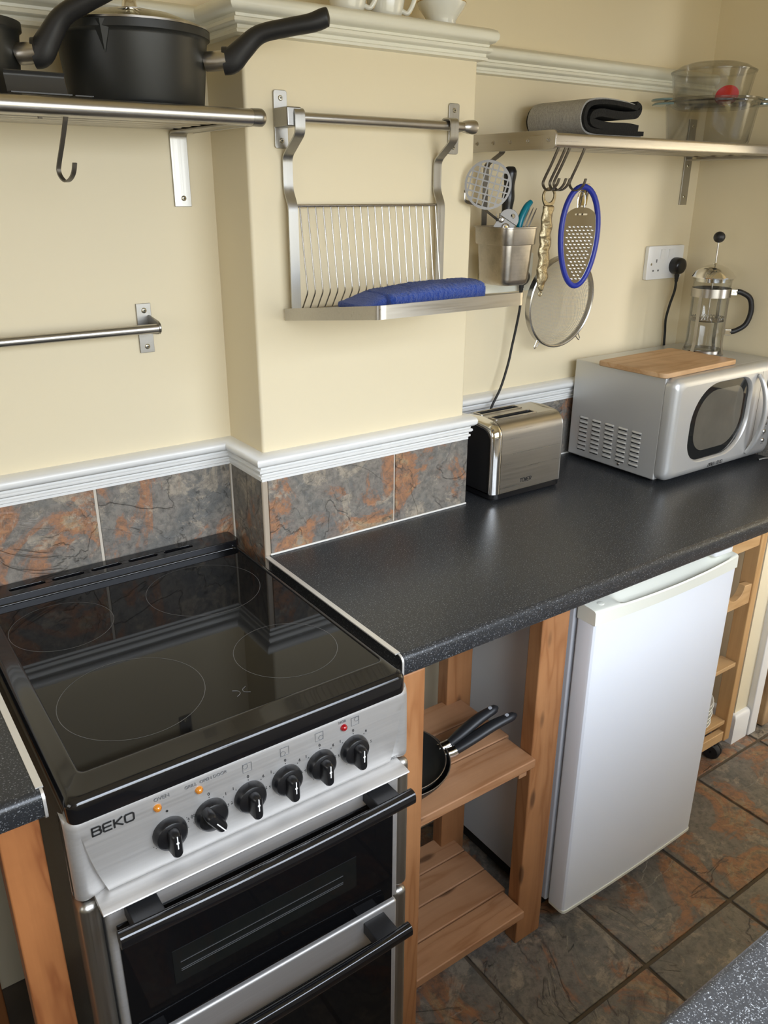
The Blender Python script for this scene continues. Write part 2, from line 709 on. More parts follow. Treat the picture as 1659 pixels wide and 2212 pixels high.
plain('glass_edge', (.16, .25, .27), .08, spec=.8)
plain('blue_plastic', (.018, .035, .34), .35)
plain('teal_plastic', (.0, .19, .26), .3)
plain('red_plastic', (.55, .012, .015), .35)
s = N('blue_towel')
co = s.coords()
f = s.noise(co, 380, 3, .7)
f2 = s.noise(co, 60, 3, .6)
s.l(s.mix(f, (.005, .028, .20), (.018, .095, .52)), s.b.inputs['Base Color'])
s.set(Roughness=.95, Sheen_Weight=.3)
s.bump(f, 1.0, .004)
s = N('grey_weave')
co = s.coords((1, 1, 1))
f = s.noise(s.coords((40, 420, 420)), 1, 2)
f2 = s.noise(s.coords((420, 420, 60)), 1, 2)
s.l(s.mix(s.mix(.5, f, f2), (.09, .088, .083), (.62, .60, .56)), s.b.inputs['Base Color'])
s.set(Roughness=.9)
s.bump(f2, .5, .002)
plain('black_felt', (.010, .010, .010), .95, bump=(300, .8, .003))
plain('grey_board', (.17, .165, .145), .7, bump=(40, .2), var=.25, vscale=14)

plain('dark_metal', (.07, .07, .07), .5, .6)
plain('oven_window', (.0075, .0085, .008), .05, spec=.34)
plain('gun_steel', (.22, .21, .195), .42, 1.0)
plain('tile_bead', (.42, .35, .27), .4)
plain('worn_rim', (.30, .24, .18), .4, .8)
plain('door_mesh', (.115, .105, .085), .10, spec=.55, var=.25, vscale=14)
plain('mesh_wire', (.62, .615, .60), .45, .75)

# ================================================================ the room
D, W, X1 = 0.139, 0.493, 1.417          # chimney depth, chimney width, right wall
ZC = 0.909                              # worktop top
XL, YF, YB, ZCEIL = -2.1, -1.90, 0.0, 2.55

g = G().box(XL, 3.1, YF - .1, .35, -.08, -.004)
floor = struct('floor', g, 'floor_grout', smooth=False)
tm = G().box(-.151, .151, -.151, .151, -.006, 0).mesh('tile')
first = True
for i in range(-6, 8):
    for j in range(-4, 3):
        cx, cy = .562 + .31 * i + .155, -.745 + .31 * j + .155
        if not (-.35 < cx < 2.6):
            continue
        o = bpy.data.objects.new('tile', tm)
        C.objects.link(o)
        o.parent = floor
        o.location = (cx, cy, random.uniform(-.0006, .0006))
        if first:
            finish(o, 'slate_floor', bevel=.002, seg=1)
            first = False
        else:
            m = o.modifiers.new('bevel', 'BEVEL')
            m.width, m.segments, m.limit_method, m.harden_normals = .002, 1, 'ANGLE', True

struct('ceiling', G().box(XL, X1 + .1, YF - .1, .1, ZCEIL, ZCEIL + .1), 'ceiling_paint', smooth=False)
wall_back = struct('wall_back', G().box(XL, X1 + .08, 0, .1, 0, ZCEIL), 'wall_paint', smooth=False)
wall_ch = struct('wall_chimney', G().box(0, W, -D, .02, 0, 1.857), 'wall_paint', bevel=.006, seg=3)
g = G().box(X1, X1 + .078, -.385, .05, 0, ZCEIL)
g.box(X1, X1 + .078, -1.25, -.385, 2.03, ZCEIL)
g.box(X1, X1 + .078, YF, -1.25, 0, ZCEIL)
wall_right = struct('wall_right', g, 'wall_paint', smooth=False)
g = G().box(XL - .1, XL, YF, -1.40, 0, ZCEIL).box(XL - .1, XL, -.50, .1, 0, ZCEIL).box(XL - .1, XL, -1.40, -.50, 0, 1.10).box(XL - .1, XL, -1.40, -.50, 2.00, ZCEIL)
struct('wall_left', g, 'wall_paint', smooth=False)
win_added = struct('added_window', G().box(XL - .09, XL + .03, -1.40, -.50, 1.075, 1.10), 'trim_paint', bevel=.004)  # made-up window, added out of view to hold the side fill lamp
for b in ((-1.40, -1.355, 1.10, 2.0), (-.545, -.50, 1.10, 2.0), (-1.40, -.50, 1.10, 1.145), (-1.40, -.50, 1.955, 2.0), (-.97, -.93, 1.10, 2.0)):
    struct('window_frame', G().box(XL - .03, XL + .012, b[0], b[1], b[2], b[3]), 'trim_paint', parent=win_added, smooth=False)
for a, b in ((-1.355, -.97), (-.93, -.545)):
    struct('pane', G().box(XL - .014, XL - .010, a, b, 1.145, 1.955), 'pane_glass', parent=win_added, smooth=False)
g = G().box(XL, WX0, WY - .02, WY + .02, 0, ZCEIL)
g.box(WX1, X1 + .078, WY - .02, WY + .02, 0, ZCEIL)
g.box(WX0, WX1, WY - .02, WY + .02, 0, WZ0)
g.box(WX0, WX1, WY - .02, WY + .02, WZ1, ZCEIL)
struct('wall_front', g, 'wall_paint', smooth=False)
# the next room beyond the doorway
g = G().box(3.0, 3.1, -2.4, .4, 0, ZCEIL)
g.box(X1 + .078, 3.0, .25, .35, 0, ZCEIL)
g.box(X1 + .078, 3.1, -2.4, .4, ZCEIL, ZCEIL + .05)
struct('wall_beyond', g, 'wall_paint', smooth=False)
# window behind the camera
win = struct('window_1', G().box(WX0, WX1, WY - .04, WY + .035, WZ0 - .03, WZ0), 'trim_paint', bevel=.004)
for nm, b in (('window_frame', (WX0, WX0 + .05, WZ0, WZ1)), ('window_frame', (WX1 - .05, WX1, WZ0, WZ1)), ('window_frame', (WX0, WX1, WZ1 - .05, WZ1)),
              ('window_frame', (WX0, WX1, WZ0, WZ0 + .05)), ('mullion', ((WX0 + WX1) / 2 - .025, (WX0 + WX1) / 2 + .025, WZ0, WZ1))):
    struct(nm, G().box(b[0], b[1], WY - .02, WY + .022, b[2], b[3]), 'trim_paint', parent=win, smooth=False)
for k in (0, 1):
    a = WX0 + .05 if k == 0 else (WX0 + WX1) / 2 + .025
    b = (WX0 + WX1) / 2 - .025 if k == 0 else WX1 - .05
    struct('pane', G().box(a, b, WY - .003, WY + .001, WZ0 + .05, WZ1 - .05), 'pane_glass', parent=win, smooth=False)


def sweep_profile(path, prof):
    """moulding: prof = [(out, z)], path = plan points with the wall on the left-hand side (outside to the right)"""
    pts = [V((p[0], p[1])) for p in path]
    rings = []
    for i, p in enumerate(pts):
        ns = []
        if i > 0:
            d = (pts[i] - pts[i - 1]).normalized()
            ns.append(V((d.y, -d.x)))
        if i < len(pts) - 1:
            d = (pts[i + 1] - pts[i]).normalized()
            ns.append(V((d.y, -d.x)))
        if len(ns) == 2:
            m = (ns[0] + ns[1]).normalized()
            m = m / m.dot(ns[0])
        else:
            m = ns[0]
        rings.append([(p.x + m.x * o, p.y + m.y * o, z) for o, z in prof])
    return G().loft(rings)


DADO = [(0, 1.1175), (.008, 1.1175), (.015, 1.116), (.021, 1.112), (.0235, 1.106), (.0225, 1.0995), (.018, 1.0945), (.0125, 1.0925), (.012, 1.089), (.0155, 1.087),
        (.016, 1.083), (.0135, 1.080), (.0095, 1.079), (.0095, 1.0755), (.0125, 1.074), (.0125, 1.070), (.009, 1.068), (.009, 1.063), (0, 1.063)]
PATH = [(XL, 0), (0, 0), (0, -D), (W, -D), (W, 0), (X1, 0)]
struct('trim_1', sweep_profile(PATH, DADO), 'trim_paint', angle=50)
PIC = [(0, 1.8585), (.016, 1.8585), (.024, 1.855), (.0275, 1.848), (.027, 1.841), (.022, 1.835), (.0145, 1.832), (.014, 1.828), (.018, 1.826), (.0185, 1.821),
       (.0155, 1.818), (.0105, 1.817), (.0105, 1.812), (.013, 1.810), (.0125, 1.806), (0, 1.804)]
struct('trim_2', sweep_profile(PATH, PIC), 'cream_trim_paint', angle=50)
# skirting round the end of the right wall, white door lining
SK = [(0, .10), (.006, .10), (.012, .095), (.015, .088), (.015, 0), (0, 0)]
struct('baseboard_right', sweep_profile([(X1, 0), (X1, -.385), (X1 + .062, -.385)], SK), 'trim_paint', angle=50)
struct('trim_3', G().box(X1 + .066, X1 + .108, -.405, -.36, 0, 2.03), 'trim_paint', bevel=.004)

# ---------------------------------------------------------------- splashback tiles (pieces of the walls)


def wtile(x0, x1, y0, y1, z0, z1, parent):
    struct('tile', G().box(x0, x1, y0, y1, z0, z1), 'slate_tile', parent=parent, bevel=.0015, seg=2)


t = .009
for x0, x1 in ((-.581, -.2835), (-.2785, -t - .003), (-.884, -.586), (-1.19, -.889)):
    wtile(x0, x1, -t, 0, .80, 1.064, wall_back)
wtile(-t, 0, -D - .003, -t - .003, .80, 1.064, wall_ch)
for x0, x1 in ((.0035, .2990), (.3035, W + t)):
    wtile(x0, x1, -D - t, -D, .905, 1.064, wall_ch)
wtile(W, W + t, -D, -t, .905, 1.064, wall_ch)
for x0, x1 in ((W + t + .003, .756), (.760, 1.060), (1.064, 1.364), (1.368, X1)):
    wtile(x0, x1, -t, 0, .905, 1.064, wall_back)
for k in range(2):
    wtile(X1 - t, X1, -.012 - .30 * (k + 1) + .002, -.012 - .30 * k, .905, 1.064, wall_right)
g = G().box(-.2835, -.2785, -t + .002, 0, .80, 1.064).box(-.586, -.581, -t + .002, 0, .80, 1.064).box(-t - .003, -t, -t - .004, 0, .80, 1.064)
struct('grout', g, 'grout', parent=wall_back, smooth=False)
g = G().box(.2990, .3035, -D - t + .002, -D, .905, 1.064)
struct('grout', g, 'grout', parent=wall_ch, bevel=.002)
struct('corner_bead', G().box(-t - .0008, .0030, -D - t - .0008, -D - .003, .80, 1.064), 'tile_bead', parent=wall_ch, bevel=.004, seg=3)
g = G().box(.0, W + t, -D - t - .004, -D - t, ZC, ZC + .004)
struct('sealant', g, 'sealant', parent=wall_ch, bevel=.0015)
struct('sealant', G().box(W + t, X1, -t - .004, -t, ZC, ZC + .004), 'sealant', parent=wall_back, bevel=.0015)

# ================================================================ worktops
# right worktop, cut round the chimney
YW = -.598


def worktop(name, label, poly, x0, x1, yf, yb, mat):
    r = .011
    prof = [(yb, ZC), (yf + r, ZC)] + [(yf + r - r * math.sin(a), ZC - r + r * math.cos(a)) for a in [PI / 2 * k / 6 for k in range(1, 7)]] + \
           [(yf, ZC - .038 + .006), (yf + .002, ZC - .038 + .002), (yf + .006, ZC - .038), (yb, ZC - .038)]
    return prof


wt = thing('worktop', 'long black speckled laminate worktop carrying the toaster and microwave', 'worktop', (.7, -.3, ZC - .038))
prof = worktop('', '', None, 0, 0, YW, -D - t - .0005, None)
part('slab', G().prism(prof, 'x', -.004, W + t), 'worktop_laminate', wt, angle=30)
prof = worktop('', '', None, 0, 0, YW, -.0095, None)
part('slab', G().prism(prof, 'x', W + t, X1 - t - .001), 'worktop_laminate', wt, angle=30)
E1 = [(y, z + .0012) for y, z in prof[1:12]]


def edge_strip(x, parent):
    g = G().box(x - .0055, x + .0035, YW + .012, -D - t - .003, ZC - .001, ZC + .0012)
    pts = [(x, y - .0012, z) for y, z in prof[1:12]]
    g.strip(pts, .0035, .0018, (1, 0, 0))
    part('edge_strip', g, 'alu_strip', parent, label='pale metal strip along the cut edge of the worktop')


edge_strip(-.0075, wt)
wl = thing('worktop', 'black speckled worktop to the left of the cooker, cut by the picture edge', 'worktop', (-.8, -.3, ZC - .038))
part('slab', G().prism(prof, 'x', -1.5, -.542), 'worktop_laminate', wl, angle=30)
edge_strip(-.5405, wl)
# counter under the window, its edge in the lower right corner
wn = thing('worktop', 'grey speckled counter edge in the lower right foreground', 'worktop', (.55, -1.55, ZC - .038))
prn = [(-y - 1.798, z) for y, z in worktop('', '', None, 0, 0, YW, -.02, None)]
part('slab', G().prism(prn, 'x', -.32, X1 - .004), 'near_laminate', wn, angle=30)
base = thing('base_cabinet', 'white base cabinet below the grey counter in the foreground', 'cabinet', (.55, -1.57, 0))
part('carcass', G().box(-.28, X1 - .02, WY + .03, -1.26, .1, ZC - .039), 'white_plastic', base, smooth=False)
part('plinth', G().box(-.28, X1 - .02, WY + .03, -1.30, 0.001, .1), 'dark_void', base, smooth=False)
for k in range(3):
    x0 = -.28 + k * .562
    d = part('door', G().box(x0 + .003, x0 + .556, -1.26, -1.242, .11, ZC - .05), 'white_plastic', base, bevel=.003)
    part('knob', G().lathe([(.006, 0), (.006, .012), (.013, .018), (.013, .024), (0, .027)], (x0 + .5, -1.242, .78), 16, (0, 1, 0)), 'steel_wire', d)

# ================================================================ cooker
KL, KR, KY, KZ = -.5243, -.0245, -.6336, .9067
ck = thing('electric_cooker', 'steel and black electric cooker with ceramic hob and two oven doors', 'cooker', (-.274, -.33, 0))
BL, BR = -.529, -.0125                  # body sides
part('body', G().box(BL + .006, BR - .006, -.600, -.03, .10, .872), 'steel_dark', ck, bevel=.004)
part('plinth', G().box(BL + .02, BR - .02, -.585, -.04, .001, .10), 'dark_void', ck, smooth=False)
# hob frame with a raised vent strip at the back
gx0, gx1, gy0, gy1 = KL + .031, KR - .012, KY + .052, -.066
def frame_ring(t_, z):
    """ring between the outer edge (t_ = 0) and the glass opening (t_ = 1)"""
    o_, i_ = (KL, KR, KY, -.020, .014), (gx0, gx1, gy0, gy1, .009)
    q = [a_ + (b_ - a_) * t_ for a_, b_ in zip(o_, i_)]
    return [(p[0], p[1], z) for p in rrect(*q, 7)]


rr_ = [frame_ring(.02, KZ - .034), frame_ring(0, KZ - .031), frame_ring(0, KZ - .011)]
for k in range(1, 8):
    a_ = PI / 2 * k / 7
    rr_.append([(p[0], p[1], KZ - .011 + .0105 * math.sin(a_)) for p in rrect(KL + .0105 * (1 - math.cos(a_)), KR - .0105 * (1 - math.cos(a_)), KY + .0105 * (1 - math.cos(a_)), -.020 - .0105 * (1 - math.cos(a_)), .014, 7)])
rr_ += [frame_ring(.80, KZ - .0004), frame_ring(.88, KZ + .0004), frame_ring(.94, KZ + .0002), frame_ring(.985, KZ - .0010), frame_ring(1.0, KZ - .0025), frame_ring(1.0, KZ - .012)]
rim = part('hob_rim', G().loft(rr_, caps=False), 'black_enamel', ck, angle=50)
slots = [(-.458, -.397), (-.384, -.328), (-.314, -.258), (-.244, -.188), (-.174, -.116)]
ys0, ys1 = -.046, -.034
g = G().plate(rrect(KL, KR, -.064, -.012, .010, 4), [rrect(a, b, ys0, ys1, .0058, 5) for a, b in slots], 'z', KZ - .001, KZ + .013)
vent = part('vent_strip', g, 'black_enamel', rim, bevel=.0016, seg=3, clamp=False)
part('vent_floor', G().box(KL + .01, KR - .01, -.060, -.016, KZ - .012, KZ + .003), 'dark_void', rim, smooth=False)
glass = part('hob_glass', G().box(gx0 - .004, gx1 + .004, gy0 - .004, gy1 + .004, KZ - .010, KZ - .0022), 'black_glass', ck, smooth=False,
             label='black ceramic hob glass with four ring marks')
ZG = KZ - .0021


def ring(cx, cy, r, w, z, n=72):
    g = G()
    R = [[(cx + q * math.cos(2 * PI * k / n), cy + q * math.sin(2 * PI * k / n), z) for q in (r - w / 2, r + w / 2)] for k in range(n)]
    return g.loft(R, False, False, True)


for cx, cy, r in ((-.383, -.456, .102), (-.141, -.468, .0815), (-.163, -.201, .101), (-.410, -.192, .082)):
    part('zone_ring', ring(cx, cy, r, .0009, ZG + .0001), 'ring_print', glass, smooth=False)
g = G()
for sx in (-1, 1):
    g.tube(smooth_path([(-.250 + sx * .0105, -.5345 + .0085, ZG + .0002), (-.250 + sx * .0035, -.5345 + .0035, ZG + .0002), (-.250 + sx * .0035, -.5345 - .0035, ZG + .0002), (-.250 + sx * .0105, -.5345 - .0085, ZG + .0002)], 4), .0004, 4)
part('centre_mark', g, 'print_grey', glass)

# control panel: steel front, its ends stepped back behind a crescent edge
PY = -.6285
PZ = [(.7465, .010), (.7475, .005), (.749, .002), (.752, .0005), (.756, 0), (.77, 0), (.79, .0002), (.81, .0005), (.83, .001), (.845, .0014), (.856, .0018), (.866, .0028), (.8715, .0055), (.8735, .0110), (.8738, .020)]
_f = []
for (z0, y0), (z1, y1) in zip(PZ, PZ[1:]):
    n = max(1, int((z1 - z0) / .0035))
    _f += [(z0 + (z1 - z0) * k / n, y0 + (y1 - y0) * k / n) for k in range(n)]
PZ = _f + [PZ[-1]]


def crescent(z):
    u = max(0.0, min(1.0, (.850 - z) / .098))
    return .017 + .021 * u ** 1.5, 0.0085 * u ** .8      # distance from the end, depth of the step


def end_round(e):
    rr = .015
    return rr - math.sqrt(max(0, rr * rr - (rr - e) ** 2)) if e < rr else 0


R = []
for z, yo in PZ:
    c_, dp = crescent(z)
    row = []
    cols = [.0002, .0008, .002, .004, .007, .0105, .014] + [.014 + (c_ - .014) * k / 6 for k in range(1, 6)]
    side = []
    for e in cols:
        t_ = max(0.0, (e - .006) / max(.004, c_ - .006))
        side.append((e, end_round(e) + dp * t_ ** 1.6))
    side += [(c_ - .0003, dp), (c_ + .0012, 0)]
    for e, y in side:
        row.append((BL + e, PY + yo + y, z))
    xa, xb = BL + c_ + .0012, BR - c_ - .0012
    row += [(xa + (xb - xa) * k / 40, PY + yo, z) for k in range(1, 40)]
    for e, y in reversed(side):
        row.append((BR - e, PY + yo + y, z))
    R.append(row)
g = G().loft(R, False, False)
g.add([R[0][0], R[0][-1], (BR, -.60, PZ[0][0]), (BL, -.60, PZ[0][0])], [(0, 1, 2, 3)])
g.add([R[0][0], (BL, -.60, PZ[0][0]), (BL, -.60, PZ[-1][0]), R[-1][0]], [(0, 1, 2, 3)])
g.add([R[0][-1], (BR, -.60, PZ[0][0]), (BR, -.60, PZ[-1][0]), R[-1][-1]], [(3, 2, 1, 0)])
panel = part('control_panel', g, 'steel_panel', ck, angle=42)


def knob_parts(x, z, rot, name='knob'):
    y = PY + .001
    g = G().lathe([(.0228, 0), (.0232, .003), (.0225, .008), (.0205, .0125), (.017, .0145), (0, .015)], (0, 0, 0), 40, (0, -1, 0))
    # grip: tapered rounded bar standing on the disc
    rings = []
    for h, ww, ll in ((.010, .0085, .0205), (.020, .0078, .0205), (.027, .0070, .0200), (.0295, .0052, .0182), (.0302, .003, .0160)):
        poly = rrect(-ww, ww, -ll - .002, ll - .004, min(ww * .98, .0075), 5)
        rings.append([(p[0], -h, p[1]) for p in poly])
    g.loft(rings)
    M = Matrix.Translation((x, y, z)) @ Matrix.Rotation(rot, 4, 'Y')
    g.xf(M)
    k = part('knob', g, 'black_plastic', ck, angle=35)
    p = G().box(-.0007, .0007, -.0308, -.0298, -.006, .0135)
    p.ball((0, -.0297, .003), .0024, 10, 6, (1, .5, 1)) if abs(rot) < 1 else None
    p.xf(M)
    part('pointer', p, 'print_white', k)
    return k


KN = [(-.405, .8015, 0), (-.3475, .8025, math.radians(146)), (-.290, .8035, 0), (-.2325, .8045, 0), (-.1765, .8055, 0), (-.119, .8065, 0)]
for x, z, r in KN:
    knob_parts(x, z, r)
for x, z, m in ((-.4165, .8455, 'amber_lens'), (-.3600, .8465, 'amber_lens'), (-.1350, .8500, 'red_lens')):
    y = PY + .0016
    part('indicator_light', G().lathe([(.0056, 0), (.0054, .002), (.0046, .0035), (.0044, .0028), (.0038, .0038), (.002, .0056), (0, .006)], (x, y, z), 20, (0, -1, 0)), m, ck,
         label=('red' if m[0] == 'r' else 'amber') + ' indicator light')


def strokes(chars, x, z, w, h, gap, sw, y):
    """lettering drawn as flat bars, facing -y"""
    g = G()
    for poly in chars:
        for line in poly:
            pts = [(x + px * w, y, z + pz * h) for px, pz in line]
            g.strip(pts, .0006, sw, (0, 1, 0))
        x += w + gap
    return g


BK = [
    [[(0, 0), (0, 1)], [(-.08, 1), (.8, 1), (.95, .88), (.95, .66), (.8, .54), (.0, .54)], [(.8, .54), (1, .40), (1, .14), (.84, 0), (-.08, 0)]],
    [[(1, 1), (.12, 1), (0, .9), (0, .1), (.12, 0), (1, 0)], [(0, .5), (.95, .5)]],
    [[(0, -.07), (0, 1.07)], [(1, 1.05), (.12, .5), (1.02, -.05)]],
    [[(.15, 0), (0, .14), (0, .86), (.15, 1), (.9, 1), (1.05, .86), (1.05, .14), (.9, 0), (.1, 0)]],
]
yt = PY + .0005
part('lettering', strokes(BK, -.4985, .8432, .0105, .0115, .0030, .0021, yt), 'print_black', panel, smooth=False)


def ptext(body, x, z, size, mat='print_grey', align='CENTER', bold=0.0, off=.0006):
    part('lettering', text_mesh(body, size, front_mat(x, PY + off, z), .0003, bold, align), mat, panel, smooth=False)


ptext('OVEN', -.4095, .8580, .0078, off=.0010)
ptext('GRILL  OPEN DOOR', -.3490, .8575, .0066, off=.0010)
ptext('HOB', -.1370, .8600, .0060, off=.0014)
ptext('DC 5422', -.0500, .7555, .0062)
for x, z, r in KN[2:]:
    for lab, a in (('0', 0), ('6', 46), ('5', 92), ('2', -92), ('1', -46), ('3', -152)):
        aa = math.radians(a)
        ptext(lab, x + .0315 * math.sin(aa), z + .0315 * math.cos(aa), .0066, 'print_black')
for lab, a in (('0', 0), ('1', 50), ('2', 88), ('4', 158), ('5', 208), ('6', -80)):
    aa = math.radians(a)
    x, z, r = KN[1]
    ptext(lab, x + .031 * math.sin(aa), z + .031 * math.cos(aa), .0066, 'print_black')
x, z, r = KN[0]
for lab, a, rr in (('80', 76, .034), ('100', 96, .037), ('200', -142, .034), ('240', -112, .038)):
    aa = math.radians(a)
    ptext(lab, x + rr * math.sin(aa), z + rr * math.cos(aa), .0066, 'print_black')
g = G()
for a in (0, 68, 84, 104, 118, 134, 150, 166, 182, 198, 208, -152, -132, -122):
    aa = math.radians(a)
    rr = .0265 if a else .0335
    p = (x + rr * math.sin(aa), PY + .0008, z + rr * math.cos(aa))
    g.cyl(p, (p[0], p[1] - .0008, p[2]), .0006 if a else .0016, n=8)
for kx, kz, kr in KN[1:]:
    for a in ((0, 46, 92, -92, -46, -152) if kx > -.34 else (0, 50, 88, 158, 208, -80)):
        aa = math.radians(a)
        p = (kx + .0262 * math.sin(aa), PY + .0008, kz + .0262 * math.cos(aa))
        g.cyl(p, (p[0], p[1] - .0008, p[2]), .0006, n=8)
part('scale_dots', g, 'print_black', panel, smooth=False)
for (kx, kz, kr), cx, cz in zip(KN[2:], (-.0028, -.0028, .0028, .0028), (.0028, -.0028, -.0028, .0028)):
    x, z, y = kx, kz + .0465, PY + .0011
    if kx > -.13:
        x += .004
    g = G()
    s2 = .0066
    g.strip([(x - s2, y, z - s2), (x + s2, y, z - s2), (x + s2, y, z + s2), (x - s2, y, z + s2)], .0006, .0005, (0, 1, 0), loop=True)
    g.strip([(x + cx + .0037 * math.cos(2 * PI * k / 20), y, z + cz + .0037 * math.sin(2 * PI * k / 20)) for k in range(20)], .0006, .0005, (0, 1, 0), loop=True)
    part('zone_symbol', g, 'print_grey', panel, smooth=False)

# front columns either side of the doors
for a, b in ((BL, BL + .027), (BR - .027, BR)):
    for z0, z1 in ((.482, .742), (.11, .474)):
        part('side_column', G().box(a, b, -.630, -.58, z0, z1), 'steel_z', ck, bevel=.011, seg=4)


def oven_door(z0, z1, zglass, zh, ledge):
    x0, x1 = BL + .029, BR - .029
    y0 = -.638
    d = part('oven_door', G().box(x0, x1, y0, -.602, z0, z1), 'steel_panel', ck, bevel=.005, seg=3)
    gl = part('door_glass', G().box(x0 + .010, x1 - .012, y0 - .003, y0 + .01, z0 + .004, zglass), 'black_glass', d, bevel=.0015,
              label='black glass of the oven door')
    if ledge:
        poly = [(-.605, .749), (-.6335, .7475), (-.6555, .7445), (-.6572, .7425), (-.6555, .7405), (-.638, .7385), (-.605, .7385)]
        part('ledge', G().prism(poly, 'x', BL + .022, BR - .022), 'steel_panel', d, bevel=.0008)
    # handle
    hx0, hx1, hy = -.498, -.048, -.682
    n = 24
    pts = [(hx0 + (hx1 - hx0) * i / n, hy - .004 * math.sin(PI * i / n), zh) for i in range(n + 1)]
    rings = []
    for i, p in enumerate(pts):
        poly = rrect(-.0095, .0095, -.0125, .0115, .0088, 4)
        rings.append([(p[0], p[1] + q[0], p[2] + q[1]) for q in poly])
    h = part('handle', G().loft(rings), 'black_enamel', d, angle=50, label='glossy black handle bar')
    for cx in (-.457, -.089):
        part('handle_bracket', G().box(cx - .0205, cx + .0205, hy + .002, y0 + .004, zh - .013, zh + .010), 'soft_black', h, bevel=.002)
    return d, gl


d1, gl1 = oven_door(.480, .741, .700, .722, True)
d2, gl2 = oven_door(.118, .470, .405, .449, False)
g = G().box(-.425, -.125, -.6416, -.6408, .551, .612)
wnd = part('oven_window', g, 'oven_window', gl1, smooth=False)
g = G()
for z in (.572, .575, .588):
    g.cyl((-.415, -.6422, z), (-.15, -.6422, z), .0007, n=6)
part('rack_bar', g, 'dark_metal', wnd)

# ================================================================ shelf rack under the worktop
rk = thing('shelf_rack', 'open pine rack with two slatted shelves between cooker and fridge', 'shelf rack', (.21, -.42, 0))
ZU = ZC - .0385
for b in ((.364, .438, -.541, -.506), (.330, .400, -.312, -.278), (-.006, .042, -.594, -.558), (-.004, .05, -.312, -.278)):
    part('leg', G().box(b[0], b[1], b[2], b[3], 0, ZU), 'pine_z', rk, bevel=.003)
for z, n, y0, y1 in ((.520, 3, -.556, -.292), (.118, 4, -.562, -.280)):
    wd = (y1 - y0) / n
    for k in range(n):
        a = y0 + k * wd
        part('slat', G().box(.046 if k == 0 else .052, .3625 if k < 1 else .372, a + .001, a + wd - .001, z - .021, z), 'pine_x', rk, bevel=.003)
    for xa in (.053, .340):
        part('batten', G().box(xa, xa + .022, y0 + .022, y1 - .02, z - .055, z - .0215), 'pine_x', rk, bevel=.002)
# left frame post
lk = thing('wooden_stand', 'orange pine post holding the worktop left of the cooker', 'wooden post', (-.60, -.4, 0))
part('leg', G().box(-.597, -.548, -.585, -.545, 0, ZU), 'pine_dark_z', lk, bevel=.003)
part('leg', G().box(-.66, -.61, -.10, -.05, 0, ZU), 'pine_dark_z', lk, bevel=.003)
part('rail', G().box(-.645, -.60, -.545, -.10, ZU - .07, ZU), 'pine_dark_z', lk, bevel=.003)
solo('panel_board', G().box(-.98, -.665, -.36, -.345, 0, .80), 'grey_board', 'grey dirty board standing in the dark left of the orange post', 'board', bevel=.002)

# ================================================================ fridge
FL, FR, FF = .470, .938, -.576
fr = thing('fridge', 'small white undercounter fridge with cream handle strip', 'fridge', (.704, -.30, 0))
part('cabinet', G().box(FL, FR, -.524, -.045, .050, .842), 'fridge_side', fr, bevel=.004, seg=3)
part('plinth', G().box(FL + .012, FR - .012, -.50, -.06, .0105, .052), 'dark_void', fr, smooth=False)
for fx, fy in ((FL + .04, -.47), (FR - .04, -.47), (FL + .04, -.09), (FR - .04, -.09)):
    part('foot', G().cyl((fx, fy, 0), (fx, fy, .012), .016, n=14), 'black_plastic', fr)
part('gasket', G().box(FL + .012, FR - .012, -.5295, -.523, .062, .825), 'fridge_gasket', fr, smooth=False)
# door with a gently bowed front
def bow(x, k=.012):
    u = (x - FL) / (FR - FL)
    return k * (1 - (2 * u - 1) ** 2)
n = 24
ring0 = [(FL + .004, -.530), (FL, -.535), (FL, FF + .010), (FL + .002, FF + .004), (FL + .006, FF + .0005)] + \
        [(FL + .012 + (FR - FL - .024) * i / n, FF - bow(FL + .012 + (FR - FL - .024) * i / n, .004)) for i in range(n + 1)] + \
        [(FR - .006, FF + .0005), (FR - .002, FF + .004), (FR, FF + .010), (FR, -.535), (FR - .004, -.530)]
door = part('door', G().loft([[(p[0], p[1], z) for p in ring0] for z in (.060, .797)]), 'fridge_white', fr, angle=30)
part('door_base_trim', G().loft([[(p[0], p[1] - (.002 if p[1] < -.55 else 0), z) for p in ring0] for z in (.0535, .0605)]), 'cream_plastic', door, angle=30)
# cream strip on the top of the door with a scooped grip
rings = []
n = 48
for i in range(n + 1):
    x = FL + (FR - FL) * i / n
    u = i / n
    wdw = max(0.0, min(1.0, (u - .15) / .035, (.965 - u) / .07))
    wdw = wdw * wdw * (3 - 2 * wdw)
    b = .004 * (1 - (2 * u - 1) ** 2) + .011 * (1 - (2 * u - 1) ** 2)
    dd = .017 * wdw
    e = .004 if i in (0, n) else 0
    f = FF - b
    rings.append([(x, -.531, .797), (x, -.531, .831), (x, -.541, .8315), (x, -.543, .8312 - dd * .06), (x, -.551 - b * .5, .8305 - dd * .62), (x, f + .017, .8300 - dd), (x, f + .009, .829 - dd * .85),
                  (x, f + .0055, .8285 - dd * .12), (x, f + .003, .8275), (x, f + .0005, .8245), (x, FF - b * .55 - .0005, .7975)])
hc = part('handle_strip', G().loft(rings), 'cream_plastic', door, angle=38, label='cream plastic grip strip along the top of the door')
part('cap', G().lathe([(.007, 0), (.0068, .0012), (.004, .002), (0, .0022)], (FL + .033, FF + .018, .8300), 16), 'cream_plastic', hc)
part('hinge', G().prism(rrect(FR - .07, FR - .002, FF + .012, FF + .044, .010, 4), 'z', .8335, .8445), 'white_plastic', fr, bevel=.002)

